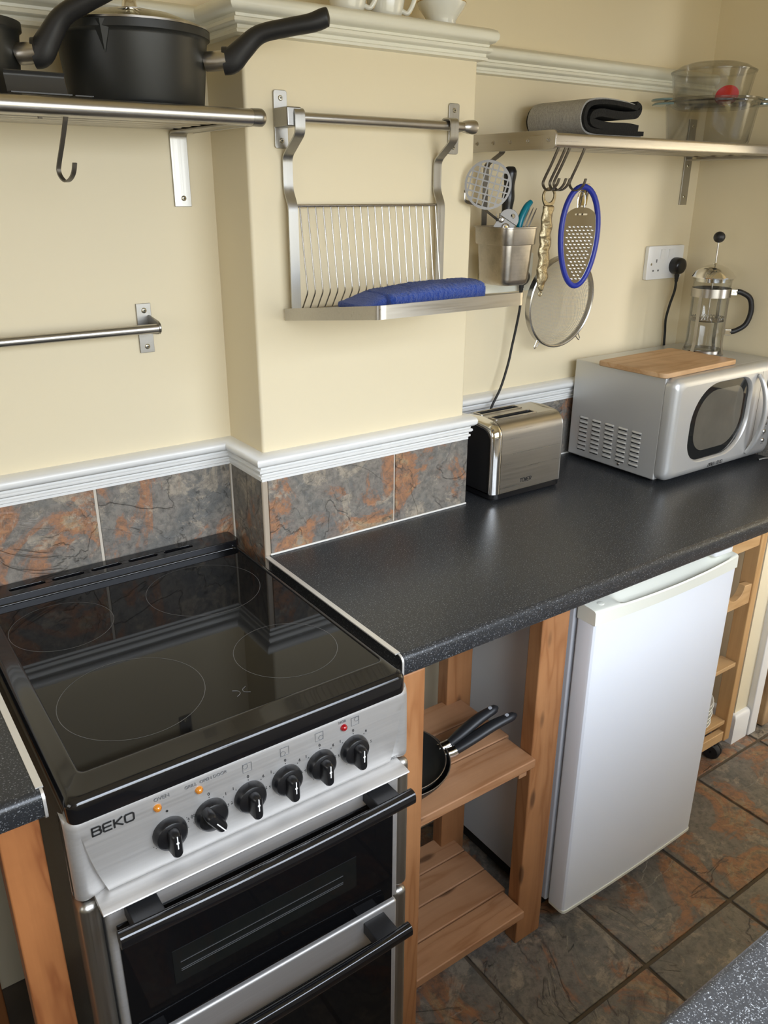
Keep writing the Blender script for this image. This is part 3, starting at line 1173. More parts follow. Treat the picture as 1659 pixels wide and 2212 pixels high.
# ================================================================ beech trolley
tr = thing('kitchen_trolley', 'narrow beech trolley on castors between fridge and doorway', 'trolley', (1.16, -.24, 0))
TX0, TX1, TY0, TY1 = .962, 1.348, -.418, -.060
for xa, xb in ((TX0, TX0 + .026), (TX1 - .027, TX1)):
    for ya, yb in ((TY0, TY0 + .042), (TY1 - .042, TY1)):
        part('post', G().box(xa, xb, ya, yb, .058, .805), 'beech_z', tr, bevel=.0025)
XA, XB = TX0 + .026, TX1 - .027
for ya in (TY0 + .004, TY1 - .022):
    part('top_rail', G().box(XA, XB, ya, ya + .018, .694, .790), 'beech_x', tr, bevel=.002)
    part('bottom_rail', G().box(XA, XB, ya, ya + .018, .060, .092), 'beech_x', tr, bevel=.002)
    poly = [(XA, .520), (XB, .520), (XB, .580)]
    for k in (2, 1, 0):
        cx = XA + .055 + k * .11 - .012
        poly += [(cx + .036 * math.cos(a), .582 - .036 * math.sin(a)) for a in [PI * j / 10 for j in range(11)]]
    poly += [(XA, .580)]
    part('bottle_rail', G().prism(poly, 'y', ya, ya + .020), 'beech_x', tr, bevel=.0015)
for z in (.316, .118):
    for k in range(5):
        y = TY0 + .006 + k * .070
        part('slat', G().box(XA, XB - .002, y, y + .048, z, z + .013), 'beech_x', tr, bevel=.0015)
    for xa in (XA, XB - .020):
        part('batten', G().box(xa, xa + .018, TY0 + .044, TY1 - .044, z - .018, z - .0005), 'beech_x', tr, bevel=.0015)
part('top_board', G().box(TX0 - .004, TX1 + .004, TY0 - .002, TY1 + .002, .806, .824), 'beech_x', tr, bevel=.003)
for xa in (TX0 + .03, TX1 - .045):
    for ya in (TY0 + .020, TY1 - .02):
        cst = part('castor', G().lathe([(.004, -.018), (.021, -.018), (.0255, -.013), (.026, -.002), (.022, -.0005), (.022, .0005), (.026, .002), (.0255, .013), (.021, .018), (.004, .018), (.004, -.018)],
                                       (xa, ya, .026), 24, (1, .25, 0)), 'black_rubber', tr)
        part('castor_fork', G().box(xa - .012, xa + .012, ya - .012, ya + .012, .046, .0585), 'black_plastic', cst, bevel=.002)

bowl_prof = [(.0, .0), (.040, .0), (.042, .004), (.062, .018), (.078, .040), (.086, .046), (.0865, .0475), (.085, .048), (.076, .043), (.060, .022), (.040, .0075), (0, .0065)]
bl0 = None
for k in range(6):
    lab = ['lowest white bowl of the stack on the trolley', 'second white bowl from the bottom of the trolley stack', 'third white bowl from the bottom of the trolley stack',
           'fourth white bowl from the bottom of the trolley stack', 'fifth white bowl from the bottom of the trolley stack', 'topmost white bowl of the stack on the trolley'][k]
    if bl0 is None:
        bl0 = solo('bowl', G().lathe(bowl_prof, (1.172, -.352, .1315), 40), 'white_ceramic', lab, 'bowl', 'white bowls on the trolley')
    else:
        copy_tree(bl0, loc=(1.172 + .002 * (-1) ** k, -.352, .1315 + .0135 * k), label=lab)

# ================================================================ wall fittings


def screw(g, p, r=.0045):
    return g.lathe([(r, 0), (r, .0008), (r * .75, .0018), (0, .002)], p, 14, (0, -1, 0))


def screw_parts(parent, pts, r=.0045):
    for p in pts:
        o = part('screw', screw(G(), p, r), 'screw_steel', parent)
        q = V(p) + V((0, -.0021, 0))
        part('screw_slot', G().box(q.x - r * .55, q.x + r * .55, q.y, q.y + .0004, q.z - r * .13, q.z + r * .13).box(q.x - r * .13, q.x + r * .13, q.y, q.y + .0004, q.z - r * .55, q.z + r * .55),
             'print_black', o, smooth=False)


# left shelf: steel rods on brackets
ls = thing('rod_shelf', 'steel rod shelf on the left wall carrying the saucepans', 'shelf', (-.6, -.13, 1.55))
LX0, LX1 = -1.25, -.030
part('front_rod', G().cyl((LX0, -.248, 1.679), (LX1, -.248, 1.679), .0118, n=24), 'steel_x', ls)
part('rod_cap', G().lathe([(.0122, -.012), (.0128, 0), (.0125, .005), (.010, .0085), (0, .009)], (LX1 - .002, -.248, 1.679), 24, (1, 0, 0)), 'steel_dark', ls)
for k in range(6):
    y = -.020 - .0385 * k
    part('rod', G().cyl((LX0, y, 1.6795), (LX1 - .004, y, 1.6795), .0082, n=16), 'steel_x', ls)
part('end_bar', G().box(LX1 - .004, LX1, -.246, -.002, 1.668, 1.690), 'steel_y', ls, bevel=.001)
part('bracket', G().strip(fillet([(-.062, -.0022, 1.549), (-.062, -.0022, 1.669), (-.062, -.236, 1.669)], .012), .031, .0035, (1, 0, 0)), 'steel_z', ls, bevel=.0008)
screw_parts(ls, [(-.0605, -.004, 1.563)])

# right shelf
rs = thing('rod_shelf', 'steel rod shelf on the right holding glass bowls and grey mat', 'shelf', (1.0, -.13, 1.55))
RX0, RX1, RZ = .600, 1.398, 1.6695
part('front_rod', G().prism([(p[0] - .248, p[1] + RZ) for p in rrect(-.0065, .0065, -.0125, .0125, .006, 5)], 'x', RX0 - .002, RX1), 'steel_x', rs)
RODY = [-.030, -.0805, -.131, -.1815]
for y in RODY:
    part('rod', G().cyl((RX0, y, RZ), (RX1, y, RZ), .0085, n=16), 'steel_x', rs)
eb = part('end_bar', G().prism([(y, z) for y, z in rrect(-.257, -.001, RZ - .0165, RZ + .0175, .009, 4)], 'x', RX0 - .006, RX0 - .001), 'steel_y', rs, bevel=.0008)
for y in RODY + [-.238]:
    part('rivet', G().lathe([(.0042, 0), (.0042, .0009), (.0025, .0016), (.0012, .0006), (0, .0006)], (RX0 - .006, y, RZ), 14, (-1, 0, 0)), 'steel_wire', eb)
part('end_bar', G().box(RX1, RX1 + .004, -.255, -.002, RZ - .014, RZ + .012), 'steel_y', rs, bevel=.0008)
br = part('bracket', G().box(1.346, 1.376, -.0045, -.0005, 1.543, 1.752), 'steel_z', rs, bevel=.0008)
part('bracket_arm', G().box(1.352, 1.370, -.240, -.004, RZ - .0175, RZ - .0135), 'steel_y', br, bevel=.0006)
screw_parts(rs, [(1.361, -.0045, 1.640), (1.361, -.0045, 1.563), (1.361, -.0045, 1.735)])

# towel rail on the left wall
tr2 = thing('towel_rail', 'short steel towel rail on the left wall with two brass screws', 'towel rail', (-.5, -.03, 1.30))
part('rod', G().cyl((-1.2, -.050, 1.350), (-.147, -.050, 1.350), .0082, n=20), 'steel_x', tr2)
part('wall_plate', G().box(-.1665, -.1400, -.0042, -.0005, 1.301, 1.388), 'steel_dark', tr2, bevel=.0006)
poly = [(-.002, 1.334), (-.040, 1.338), (-.052, 1.340), (-.058, 1.345), (-.060, 1.351), (-.057, 1.358), (-.050, 1.362), (-.002, 1.368)]
part('end_bracket', G().prism(poly, 'x', -.1475, -.1430), 'steel_dark', tr2, bevel=.0012)
screw_parts(tr2, [(-.1530, -.0042, 1.376), (-.1530, -.0042, 1.312)], .0048)

# rail on the chimney breast
RY, RZ2 = -D - .040, 1.6885
cr = thing('wall_rail', 'steel hanging rail screwed to the chimney breast', 'rail', (.25, -D - .02, 1.64))
part('rod', G().cyl((.052, RY, RZ2), (.452, RY, RZ2), .0082, n=20), 'steel_x', cr)
part('rod_cap', G().lathe([(.0082, 0), (.0105, .004), (.0118, .012), (.0125, .024), (.0118, .029), (0, .0295)], (.427, RY, RZ2), 24, (1, 0, 0)), 'steel_x', cr)
for x in (.0635, .4355):
    pl = part('wall_plate', G().prism(rrect(x - .0125, x + .0125, 1.6425, 1.7305, .004, 3), 'y', -D - .0045, -D - .0003), 'steel_z', cr, bevel=.0008)
    if x < .2:
        part('rail_holder', G().box(x - .0135, x + .0130, RY - .0105, -D - .004, RZ2 - .0145, RZ2 + .0145), 'steel_dark', pl, bevel=.002)
        part('grub_screw', G().cyl((x + .003, RY - .0112, RZ2), (x + .003, RY - .010, RZ2), .0015, n=10), 'print_black', pl)
    else:
        part('rail_holder', G().box(x - .004, x + .004, RY - .002, -D - .004, RZ2 - .008, RZ2 + .008), 'steel_dark', pl, bevel=.002)
screw_parts(cr, [(.0635, -D - .0045, 1.7185), (.0635, -D - .0045, 1.6545), (.4355, -D - .0045, 1.7185), (.4355, -D - .0045, 1.6545)], .0042)

# dish rack hanging on that rail
dr = thing('dish_rack', 'steel wire plate rack with a banded tray on the chimney breast', 'dish rack', (.24, -D - .03, 1.37))
AX = (.0715, .3965)
for x in AX:
    yb = -D - .006
    pts = fillet([(x, RY + .0135, RZ2 - .004), (x, RY + .0135, RZ2 + .0120), (x, RY - .0130, RZ2 + .0120), (x, RY - .0130, 1.664), (x, yb, 1.630), (x, yb, 1.578), (x, yb - .014, 1.552), (x, yb - .014, 1.372)], .010, 5)
    part('arm', G().strip(pts, .0185, .0028, (1, 0, 0)), 'steel_z', dr, angle=25)
part('top_wire', G().cyl((AX[0], -D - .014, 1.552), (AX[1], -D - .014, 1.552), .0026, n=10), 'steel_wire', dr)
part('back_wire', G().cyl((AX[0] - .008, -D - .012, 1.3765), (AX[1] + .008, -D - .012, 1.3765), .0026, n=10), 'steel_wire', dr)
nW = 20
w0 = None
for k in range(nW):
    x = .0880 + (.3875 - .0880) * k / (nW - 1)
    if w0 is None:
        pts = fillet([(x, -D - .014, 1.552), (x, -D - .034, 1.408), (x, -D - .012, 1.3765)], .006, 4)
        w0 = part('plate_wire', G().tube(pts, .0013, 6), 'steel_wire', dr)
        wx = x
    else:
        c = copy_tree(w0)
        c.location.x = x - wx
TB = [(.056, -D - .006, 1.369), (.056, -.440, 1.4065), (.3660, -.434, 1.4065), (.404, -D - .006, 1.369)]
g = G()
pts = fillet(TB, .014, 6)
rings = []
for i, p in enumerate(pts):
    d = (pts[min(i + 1, len(pts) - 1)] - pts[max(i - 1, 0)])
    n = V((d.y, -d.x, 0)).normalized() * .0012
    rings.append([p + n + V((0, 0, .0105)), p - n + V((0, 0, .0105)), p - n - V((0, 0, .0105)), p + n - V((0, 0, .0105))])
part('tray_band', g.loft(rings), 'steel_x', dr, angle=30)
for k in range(8):
    x = .080 + k * .038
    part('tray_wire', G().cyl((x, -D - .010, 1.3675), (x - .003 * k, -.436, 1.3985), .0016, n=6), 'steel_wire', dr)

# blue towel folded in the tray: two layers, terry loops as real lumps
tw = thing('tea_towel', 'folded royal blue towel lying in the dish rack tray', 'towel', (.19, -.34, 1.39))


def towel_roll(x0, x1, y_of, hw, z0, h_of, seed, lump, nx_=150, na=40):
    rnd = random.Random(seed)
    rings_ = []
    for i in range(nx_ + 1):
        u = i / nx_
        x = x0 + (x1 - x0) * u
        end = min(1.0, min(u, 1 - u) / .035)
        h = h_of(u)
        ring_ = []
        for k in range(na):
            a = 2 * PI * k / na
            ca, sa = math.cos(a), math.sin(a)
            ex = abs(ca) ** .55 * (1 if ca > 0 else -1)
            ez = abs(sa) ** .65 * (1 if sa > 0 else -1)
            amp = lump * (.4 + .6 * abs(math.sin(i * .42))) * rnd.uniform(-.2, 1.0)
            s_ = (.80 + .20 * math.sqrt(end))
            ring_.append((x + rnd.uniform(-.0008, .0008), y_of(u) + ex * (hw * s_ + amp), z0 + h / 2 + ez * (h / 2 * s_ + amp)))
        rings_.append(ring_)
    return G().loft(rings_)


def sm(a, b, u):
    t_ = max(0.0, min(1.0, (u - a) / (b - a)))
    return t_ * t_ * (3 - 2 * t_)


part('upper_layer', towel_roll(.112, .331, lambda u: -.352 + .020 * u, .044, 1.4000, lambda u: .026 + .006 * sm(0, .5, u), 3, .0026), 'blue_towel', tw, angle=180)
part('lower_layer', towel_roll(.063, .300, lambda u: -.345 + .015 * u, .040, 1.3985, lambda u: .012 + .016 * sm(0, .3, u), 5, .0012, 60, 26), 'blue_towel', tw, angle=180)

# ================================================================ hooks


def make_hook(name, label, loc, group, lean=0.0, back=0.0, turn=0):
    pts = fillet([(0, .040 + back, -.010), (0, .038 + back, .0112), (0, -.0105, .0112), (0, -.0118, -.006)], .006, 4)[:-1] + \
        smooth_path([(0, -.0118, -.008), (0, .006, -.040), (0, .023, -.068), (0, .0265, -.078), (0, .0215, -.0865), (0, .010, -.0915), (0, -.003, -.088), (0, -.013, -.0795), (0, -.0185, -.068)], 4)
    g = G().strip([(lean * max(0, -p[2]), p[1], p[2]) for p in pts], .0062, .0022, (1, 0, 0))
    g.xf(Matrix.Translation(loc) @ Matrix.Rotation(math.radians(turn), 4, 'Z'))
    return solo(name, g, 'gun_steel', label, 'hook', group, angle=40)


G1 = 'hooks under the right shelf'
HY = RODY[3]
make_hook('hook', 'steel hook nearest the utensil pot, holding the brass bottle opener', (.672, HY, RZ), G1)
make_hook('hook', 'second steel hook under the right shelf from the left', (.692, HY, RZ), G1)
make_hook('hook', 'third steel hook under the right shelf from the left', (.704, HY, RZ), G1)
make_hook('hook', 'rightmost steel hook, carrying the blue grater', (.748, HY, RZ), G1, .05)
make_hook('hook', 'empty steel hook hanging under the left shelf', (-.311, -.2125, 1.6795), 'hooks under the left shelf', 0, .0185, 14)

# ================================================================ utensil pot
up = thing('utensil_pot', 'square steel pot of utensils hanging below the right shelf', 'pot', (.625, -.10, 1.385))


def rr3(x0, x1, y0, y1, r, z):
    return [(p[0], p[1], z) for p in rrect(x0, x1, y0, y1, r, 6)]


prof = [(.011, 1.386), (.006, 1.390), (.0035, 1.40), (-.0010, 1.4695), (-.0048, 1.4702), (-.0055, 1.472), (-.0072, 1.5030), (-.0090, 1.5040), (-.0090, 1.5060), (-.0045, 1.5062), (-.0025, 1.50), (.002, 1.47), (.0065, 1.40), (.012, 1.392)]
PX0, PX1, PY0, PY1 = .5820, .6690, -.1500, -.0500
part('pot', G().loft([rr3(PX0 + o, PX1 - o, PY0 + o, PY1 - o, .020 - o * .5, z) for o, z in prof]), 'steel_worn', up, angle=50)
pts = fillet([(.612, RODY[1] + .011, RZ - .004), (.612, RODY[1] + .011, RZ + .011), (.612, RODY[1] - .011, RZ + .011), (.612, RODY[1] - .011, RZ - .018), (.612, -.0430, 1.628), (.612, -.0430, 1.49)], .007, 4)
part('hanger', G().strip(pts, .014, .0025, (1, 0, 0)), 'gun_steel', up, angle=25)

# masher disc
mk = thing('potato_masher', 'round perforated steel masher leaning out of the utensil pot', 'masher', (.525, -.155, 1.54))
cen = V((.4960, -.1800, 1.5880))
fw = V((.62, .78, -.06)).normalized()
rt = fw.cross(V((0, 0, 1))).normalized()
upv = rt.cross(fw)
Mk = Matrix((rt, upv, -fw)).transposed().to_4x4()
Mk = Matrix.Translation(cen) @ Mk @ Matrix.Rotation(math.radians(-14), 4, 'Z')
holes = []
pit = .0118


def clip_circle(poly, r, n=48):
    for k in range(n):
        a_ = 2 * PI * k / n
        nx_, ny_ = math.cos(a_), math.sin(a_)
        out = []
        for i in range(len(poly)):
            p, q = poly[i - 1], poly[i]
            dp, dq = p[0] * nx_ + p[1] * ny_ - r, q[0] * nx_ + q[1] * ny_ - r
            if (dp < 0) != (dq < 0):
                t_ = dp / (dp - dq)
                out.append((p[0] + (q[0] - p[0]) * t_, p[1] + (q[1] - p[1]) * t_))
            if dq < 0:
                out.append(q)
        poly = out
        if len(poly) < 3:
            return []
    cl = []
    for p in poly:
        if not cl or math.hypot(p[0] - cl[-1][0], p[1] - cl[-1][1]) > 2e-4:
            cl.append(p)
    if len(cl) > 2 and math.hypot(cl[0][0] - cl[-1][0], cl[0][1] - cl[-1][1]) < 2e-4:
        cl.pop()
    ar = .5 * abs(sum(cl[i - 1][0] * cl[i][1] - cl[i][0] * cl[i - 1][1] for i in range(len(cl))))
    return cl if len(cl) >= 3 and ar > 1.2e-5 else []


for i in range(-5, 5):
    for j in range(-5, 6):
        cx, cy = (i + .5) * pit, j * pit
        q = clip_circle(rrect(cx - .0046, cx + .0046, cy - .0046, cy + .0046, .0010, 2), .0412)
        if q:
            holes.append(q)
circ = [(.0455 * math.cos(2 * PI * k / 56), .0455 * math.sin(2 * PI * k / 56)) for k in range(56)]
part('disc', G().plate(circ, holes, 'z', -.0007, .0007).xf(Mk), 'gun_steel', mk, smooth=False)
A0 = cen - rt * .045 - upv * .012
part('arm', G().strip(fillet([A0 - fw * .002, A0 - upv * .018 - fw * .002, A0 - upv * .024 + rt * .03 + fw * .02, V((.600, -.110, 1.515)), V((.612, -.100, 1.47))], .008, 4), .007, .0018, (0.3, .6, .7)), 'steel_dark', mk, angle=30)

# black handle with finger grooves
pts, rs_ = [], []
for i in range(25):
    u = i / 24
    pts.append((.6180 + .016 * u - .006 * u * u, -.1010, 1.455 + .168 * u))
    r = .0125 + .0012 * math.sin(u * 22) + (.007 * max(0, (.45 - u) / .45)) * (1 if u > .2 else u / .2)
    rs_.append(r * (1 if i < 24 else .8))
pts.append((pts[-1][0], pts[-1][1], pts[-1][2] + .002))
rs_.append(.006)
solo('scoop', G().tube(pts, rs_, 18), 'black_plastic', 'glossy black grip handle with finger grooves standing in the utensil pot', 'utensil', angle=60)

# can opener head
co_ = thing('can_opener', 'chrome can opener with gear wheel sticking out of the utensil pot', 'can opener', (.597, -.128, 1.47))
cc = V((.6000, -.1300, 1.5180))
Mo = Matrix.Translation(cc) @ Matrix((rt, upv, -fw)).transposed().to_4x4() @ Matrix.Rotation(math.radians(-32), 4, 'Z')
part('plate', G().prism(rrect(-.019, .019, -.026, .012, .004, 3), 'z', -.001, .001).xf(Mo), 'gun_steel', co_, bevel=.0004)
hp = arc(0, .004, .021, 0, 180, 16)
part('head', G().plate(hp + [(-.021, .002), (.021, .002)], [[(.004 + .0045 * math.cos(2 * PI * k / 14), .014 + .004 * math.sin(2 * PI * k / 14)) for k in range(14)]], 'z', .002, .005).xf(Mo), 'gun_steel', co_, bevel=.0006)
for cx, cy, r in ((.004, -.012, .008), (-.012, -.004, .006)):
    w = part('wheel', G().lathe([(r, .001), (r, .006), (r * .8, .007), (r * .55, .0065), (r * .5, .008), (0, .0085)], (cx, cy, 0), 22).xf(Mo), 'steel_wire', co_)
part('hub', G().lathe([(.0032, .0085), (.0032, .0105), (0, .011)], (.004, -.012, 0), 12).xf(Mo), 'brass', co_)
for sgn in (-1, 1):
    part('handle', G().strip([Mo @ V((sgn * .006, -.022, 0)), V((.618 + sgn * .007, -.105, 1.46)), V((.624 + sgn * .006, -.100, 1.41))], .008, .003, rt), 'gun_steel', co_)

# teal handled peeler
pts = smooth_path([(.640, -.118, 1.455), (.645, -.118, 1.495), (.651, -.118, 1.522), (.664, -.119, 1.545), (.676, -.120, 1.556)], 5)
n = len(pts)
solo('peeler', G().tube(pts, [.0050 + .0026 * math.sin(PI * (i / (n - 1)) ** 1.4) for i in range(n)], 12), 'teal_plastic', 'teal plastic handle curving out of the utensil pot', 'peeler', angle=60)
# forks
def fork(name, label, base, direction, side, L=.062):
    b, d, sd = V(base), V(direction).normalized(), V(side).normalized()
    t_ = thing(name, label, 'fork', tuple(b), 0, 'forks in the utensil pot')
    nrm = d.cross(sd).normalized()
    poly = []
    g = G()
    ring_ = []
    for u, w in ((0, .0035), (.02, .0040), (.032, .0095), (.040, .0115)):
        p = b + d * u
        ring_.append([p - sd * w - nrm * .0008, p + sd * w - nrm * .0008, p + sd * w + nrm * .0008, p - sd * w + nrm * .0008])
    part('neck', g.loft(ring_), 'gun_steel', t_, angle=30)
    for k in range(4):
        o = (k - 1.5) * .0064
        rr = []
        for u, w in ((.039, .0019), (.06, .0017), (.085, .0013), (.095, .0005)):
            p = b + d * u + sd * (o * (1 + u * 1.2)) + nrm * (.0009 + (u - .06) ** 2 * 3)
            rr.append([p - sd * w - nrm * .0007, p + sd * w - nrm * .0007, p + sd * w + nrm * .0007, p - sd * w + nrm * .0007])
        part('tine', G().loft(rr), 'gun_steel', t_, angle=30)
    return t_


fork('fork', 'steel fork with long tines leaning right out of the utensil pot', (.634, -.120, 1.462), (.46, -.02, .88), rt + V((0, 0, -.25)))
fork('fork', 'steel fork low at the left rim of the utensil pot', (.606, -.1100, 1.440), (-.10, -.05, .98), rt + V((0, 0, .3)))

# ================================================================ grater, opener, sieve
gr = thing('grater', 'blue framed oval steel hand grater hanging from a hook', 'grater', (.7790, -.1700, 1.375), math.radians(-14), world=False)
# local frame: x right, z up, facing -y ; height .215
H = .216
def oval(w, h, zc, n=48, k=.10):
    out = []
    for i in range(n):
        a = 2 * PI * i / n
        z = math.sin(a)
        out.append((w * math.cos(a) * (1 + k * z), zc + h * z))
    return out
ov = oval(.0465, .1035, .108)
part('frame', G().tube([(p[0], 0, p[1]) for p in ov], .0062, 12, loop=True), 'blue_plastic', gr, angle=80, label='blue plastic frame')
inner = [(p[0] * .87, p[1]) for p in oval(.0465, .097, .106)]
blade = [p for p in inner if p[1] < .150]
blade.sort(key=lambda p: math.atan2(p[1] - .09, p[0]))
top = [(.0385 * math.cos(math.radians(a)), .148 + .022 * math.sin(math.radians(a))) for a in range(8, 180, 10)]
low = [p for p in inner if p[1] < .147]
rgt = sorted([p for p in low if p[0] > 0], key=lambda p: p[1])
lft = sorted([p for p in low if p[0] <= 0], key=lambda p: -p[1])
outl = rgt + top + lft
bl = part('blade', G().plate(outl, [rrect(-.016, .016, .1535, .1570, .0015, 3)], 'y', -.0012, .0002), 'chrome', gr, smooth=False)
tooth = G().lathe([(.0030, 0), (.0027, .0009), (.0016, .0019), (.0014, .0014), (0, .0011)], (0, 0, 0), 10, (0, -1, 0)).mesh('tooth')
tooth.materials.append(MAT['chrome'])
tooth.polygons.foreach_set('use_smooth', [True] * len(tooth.polygons))
for r in range(17):
    z = .020 + r * .0073
    wmax = max(abs(p[0]) for p in inner if abs(p[1] - z) < .008) - .007
    m = int(wmax * 2 / .0106)
    off = .0053 * (r % 2)
    for k in range(-5, 6):
        x = k * .0106 + off
        if abs(x) < wmax and z < .130:
            o = bpy.data.objects.new('tooth', tooth)
            C.objects.link(o)
            o.parent = bl
            o.location = (x, -.0010, z)
part('label_print', G().box(-.026, .026, -.0016, -.0012, .136, .147), 'red_plastic', bl, smooth=False) if False else None
part('hang_loop', G().tube(smooth_path([(-.009, .002, .166), (-.009, .003, .190), (-.004, .004, .200), (.004, .004, .200), (.009, .003, .190), (.009, .002, .166)], 4), .0012, 8), 'chrome', gr)

bo = thing('bottle_opener', 'ornate brass bottle opener hanging beside the grater', 'bottle opener', (.6865, -.1555, 1.365))
ox, oy = .6915, -.1560
loop_o = [(ox + .0195 * math.cos(a) * (1 + .12 * math.sin(a)), 1.5640 + .0205 * math.sin(a)) for a in [2 * PI * k / 32 for k in range(32)]]
loop_i = [(ox + .0140 * math.cos(a) * (1 + .12 * math.sin(a)), 1.5670 + .0125 * math.sin(a)) for a in [2 * PI * k / 24 for k in range(24)]]
part('loop', G().plate(loop_o, [loop_i], 'y', oy - .0022, oy + .0022), 'brass_worn', bo, bevel=.0012, label='smooth pale brass loop')
random.seed(11)
rings = []
n = 40
for i in range(n + 1):
    z = 1.550 - .178 * i / n
    tp = 1.0 if i < n - 6 else .35 + .65 * (n - i) / 6
    cx = ox - .001 + .0018 * math.sin(i * .8) - .003 * i / n
    rings.append([(cx + (.0165 + random.uniform(-.0030, .0025)) * tp * math.cos(2 * PI * k / 14), oy + (.0065 + random.uniform(-.0028, .0028)) * tp * math.sin(2 * PI * k / 14), z) for k in range(14)])
part('carved_handle', G().loft(rings), 'brass_worn', bo, subsurf=1, label='knobbly cast brass handle')
part('end_ring', G().tube([(ox - .006 + .0045 * math.cos(a), oy, 1.3665 + .0045 * math.sin(a)) for a in [2 * PI * k / 14 for k in range(14)]], .0014, 6, loop=True), 'brass_worn', bo)

sv = thing('sieve', 'round fine mesh steel sieve hanging against the wall below the grater', 'sieve', (.852, -.05, 1.218))
sc = V((.852, -.066, 1.328))
SR = .1065
th = math.radians(4)
Ms = Matrix.Translation(sc) @ Matrix.Rotation(th, 4, 'X')
rim_p = [(SR - .0028, -.004), (SR, -.0055), (SR + .0028, -.004), (SR + .0020, .011), (SR + .0002, .012), (SR - .0010, .008), (SR - .0028, -.004)]
part('rim', G().lathe(rim_p, (0, 0, 0), 64, (0, 1, 0)).xf(Ms), 'steel_wire', sv, angle=40)
g = G()
Rb = SR - .0015
nwr = 64
def bowl_y(x, z):
    q = (x * x + z * z) / (Rb * Rb)
    return .006 + .040 * math.sqrt(max(0, 1 - q)) ** 1.0
for d in (0, 1):
    for i in range(1, nwr):
        a = -Rb + 2 * Rb * i / nwr
        half = math.sqrt(Rb * Rb - a * a)
        m = 12
        pts = []
        for k in range(m + 1):
            b = -half + 2 * half * k / m
            x, z = (a, b) if d == 0 else (b, a)
            pts.append(Ms @ V((x, bowl_y(x, z), z)))
        g.tube(pts, .00042, 3, caps=False)
mesh_o = part('mesh_bowl', g, 'mesh_wire', sv)
mesh_o['kind'] = 'stuff'
for ang in (-125, -50):
    a = math.radians(ang)
    e = V((math.cos(a), 0, math.sin(a)))
    s_ = V((-math.sin(a), 0, math.cos(a)))
    p0 = Ms @ (e * SR)
    pts = smooth_path([p0 - s_ * .006, p0 + e * .009 - s_ * .0045, p0 + e * .019 - s_ * .003, p0 + e * .022, p0 + e * .019 + s_ * .003, p0 + e * .009 + s_ * .0045, p0 + s_ * .006], 4)
    part('rest_loop', G().tube(pts, .0013, 6), 'steel_wire', sv)
for sgn in (-1, 1):
    p0 = Ms @ V((sgn * .012, 0, SR))
    part('handle_wire', G().tube(smooth_path([p0, p0 + V((-.012 - sgn * .004, -.030, .060)), V((.800 + sgn * .007, -.155, 1.56)), V((.800 + sgn * .004, -.158, 1.583))], 5), .0022, 8), 'steel_wire', sv)
part('handle_end', G().strip([(.800, -.158, 1.592), (.801, -.156, 1.575), (.803, -.150, 1.548)], .018, .003, (.8, -.6, 0)), 'brass', sv, bevel=.0008, label='brass coloured plate at the handle end')

# ================================================================ things on the right shelf
SZ = RZ + .0086
mt = thing('heat_mat', 'grey and black folded heat mat lying on the right shelf', 'mat', (.82, -.12, SZ))
YA, YB2 = -.205, -.040
outer = smooth_path([(.915, 0, 1.6865), (.85, 0, 1.6860), (.765, 0, 1.6865), (.733, 0, 1.695), (.722, 0, 1.718), (.732, 0, 1.742), (.757, 0, 1.752), (.80, 0, 1.7545), (.85, 0, 1.752), (.890, 0, 1.747)], 5)
inner_ = smooth_path([(.885, 0, 1.7475), (.896, 0, 1.742), (.893, 0, 1.733), (.880, 0, 1.7275), (.83, 0, 1.7255), (.78, 0, 1.728), (.755, 0, 1.722), (.757, 0, 1.709), (.80, 0, 1.7035), (.86, 0, 1.7045), (.898, 0, 1.7015)], 5)
cy = (YA + YB2) / 2
part('grey_side', G().strip([(p[0], cy, p[2]) for p in outer], YB2 - YA - .014, .0035, (0, 1, 0)).xf(Matrix.Identity(4)), 'grey_weave', mt, angle=50, label='grey woven outer face')


def offset(path, d):
    out = []
    for i, p in enumerate(path):
        t_ = (path[min(i + 1, len(path) - 1)] - path[max(i - 1, 0)]).normalized()
        out.append(p + V((t_.z, 0, -t_.x)) * d)
    return out


part('black_lining', G().strip([(p[0], cy, p[2]) for p in offset(outer, .0062)], YB2 - YA, .0088, (0, 1, 0)), 'black_felt', mt, angle=50, bevel=.0)
part('inner_fold', G().strip([(p[0], cy, p[2]) for p in inner_], YB2 - YA - .004, .0150, (0, 1, 0)), 'black_felt', mt, angle=50)

SB = V((1.236, -.140, SZ))
bd = thing('casserole_dish', 'large clear glass casserole dish with side handles on the right shelf', 'dish', tuple(SB), math.radians(-35), world=False)
cp = [(0, 0), (.084, 0), (.091, .003), (.095, .010), (.105, .085), (.107, .091), (.110, .094), (.110, .097), (.105, .0975), (.102, .088), (.0915, .012), (.086, .0065), (0, .0055)]
part('bowl', G().lathe(cp, (0, 0, 0), 56), 'clear_glass', bd)
part('rim', G().tube([(.1085 * math.cos(a), .1085 * math.sin(a), .0955) for a in [2 * PI * k / 56 for k in range(56)]], .0024, 8, loop=True), 'clear_glass', bd)
for sgn in (-1, 1):
    pl_ = [(sgn * (.104), -.040), (sgn * .126, -.034), (sgn * .139, -.018), (sgn * .141, 0), (sgn * .139, .018), (sgn * .126, .034), (sgn * .104, .040)]
    part('handle', G().prism(pl_ if sgn > 0 else pl_[::-1], 'z', .090, .0945), 'glass_edge', bd, bevel=.0015, label='blue-green glass handle')
LZ = .0985
lid = part('lid', G().lathe([(0, -.0165), (.078, -.016), (.090, -.012), (.098, -.0005), (.104, .001), (.113, .001), (.113, .0045), (.103, .005), (.096, .003), (.088, -.009), (.077, -.0125), (0, -.013)], (0, 0, LZ), 56), 'clear_glass', bd)
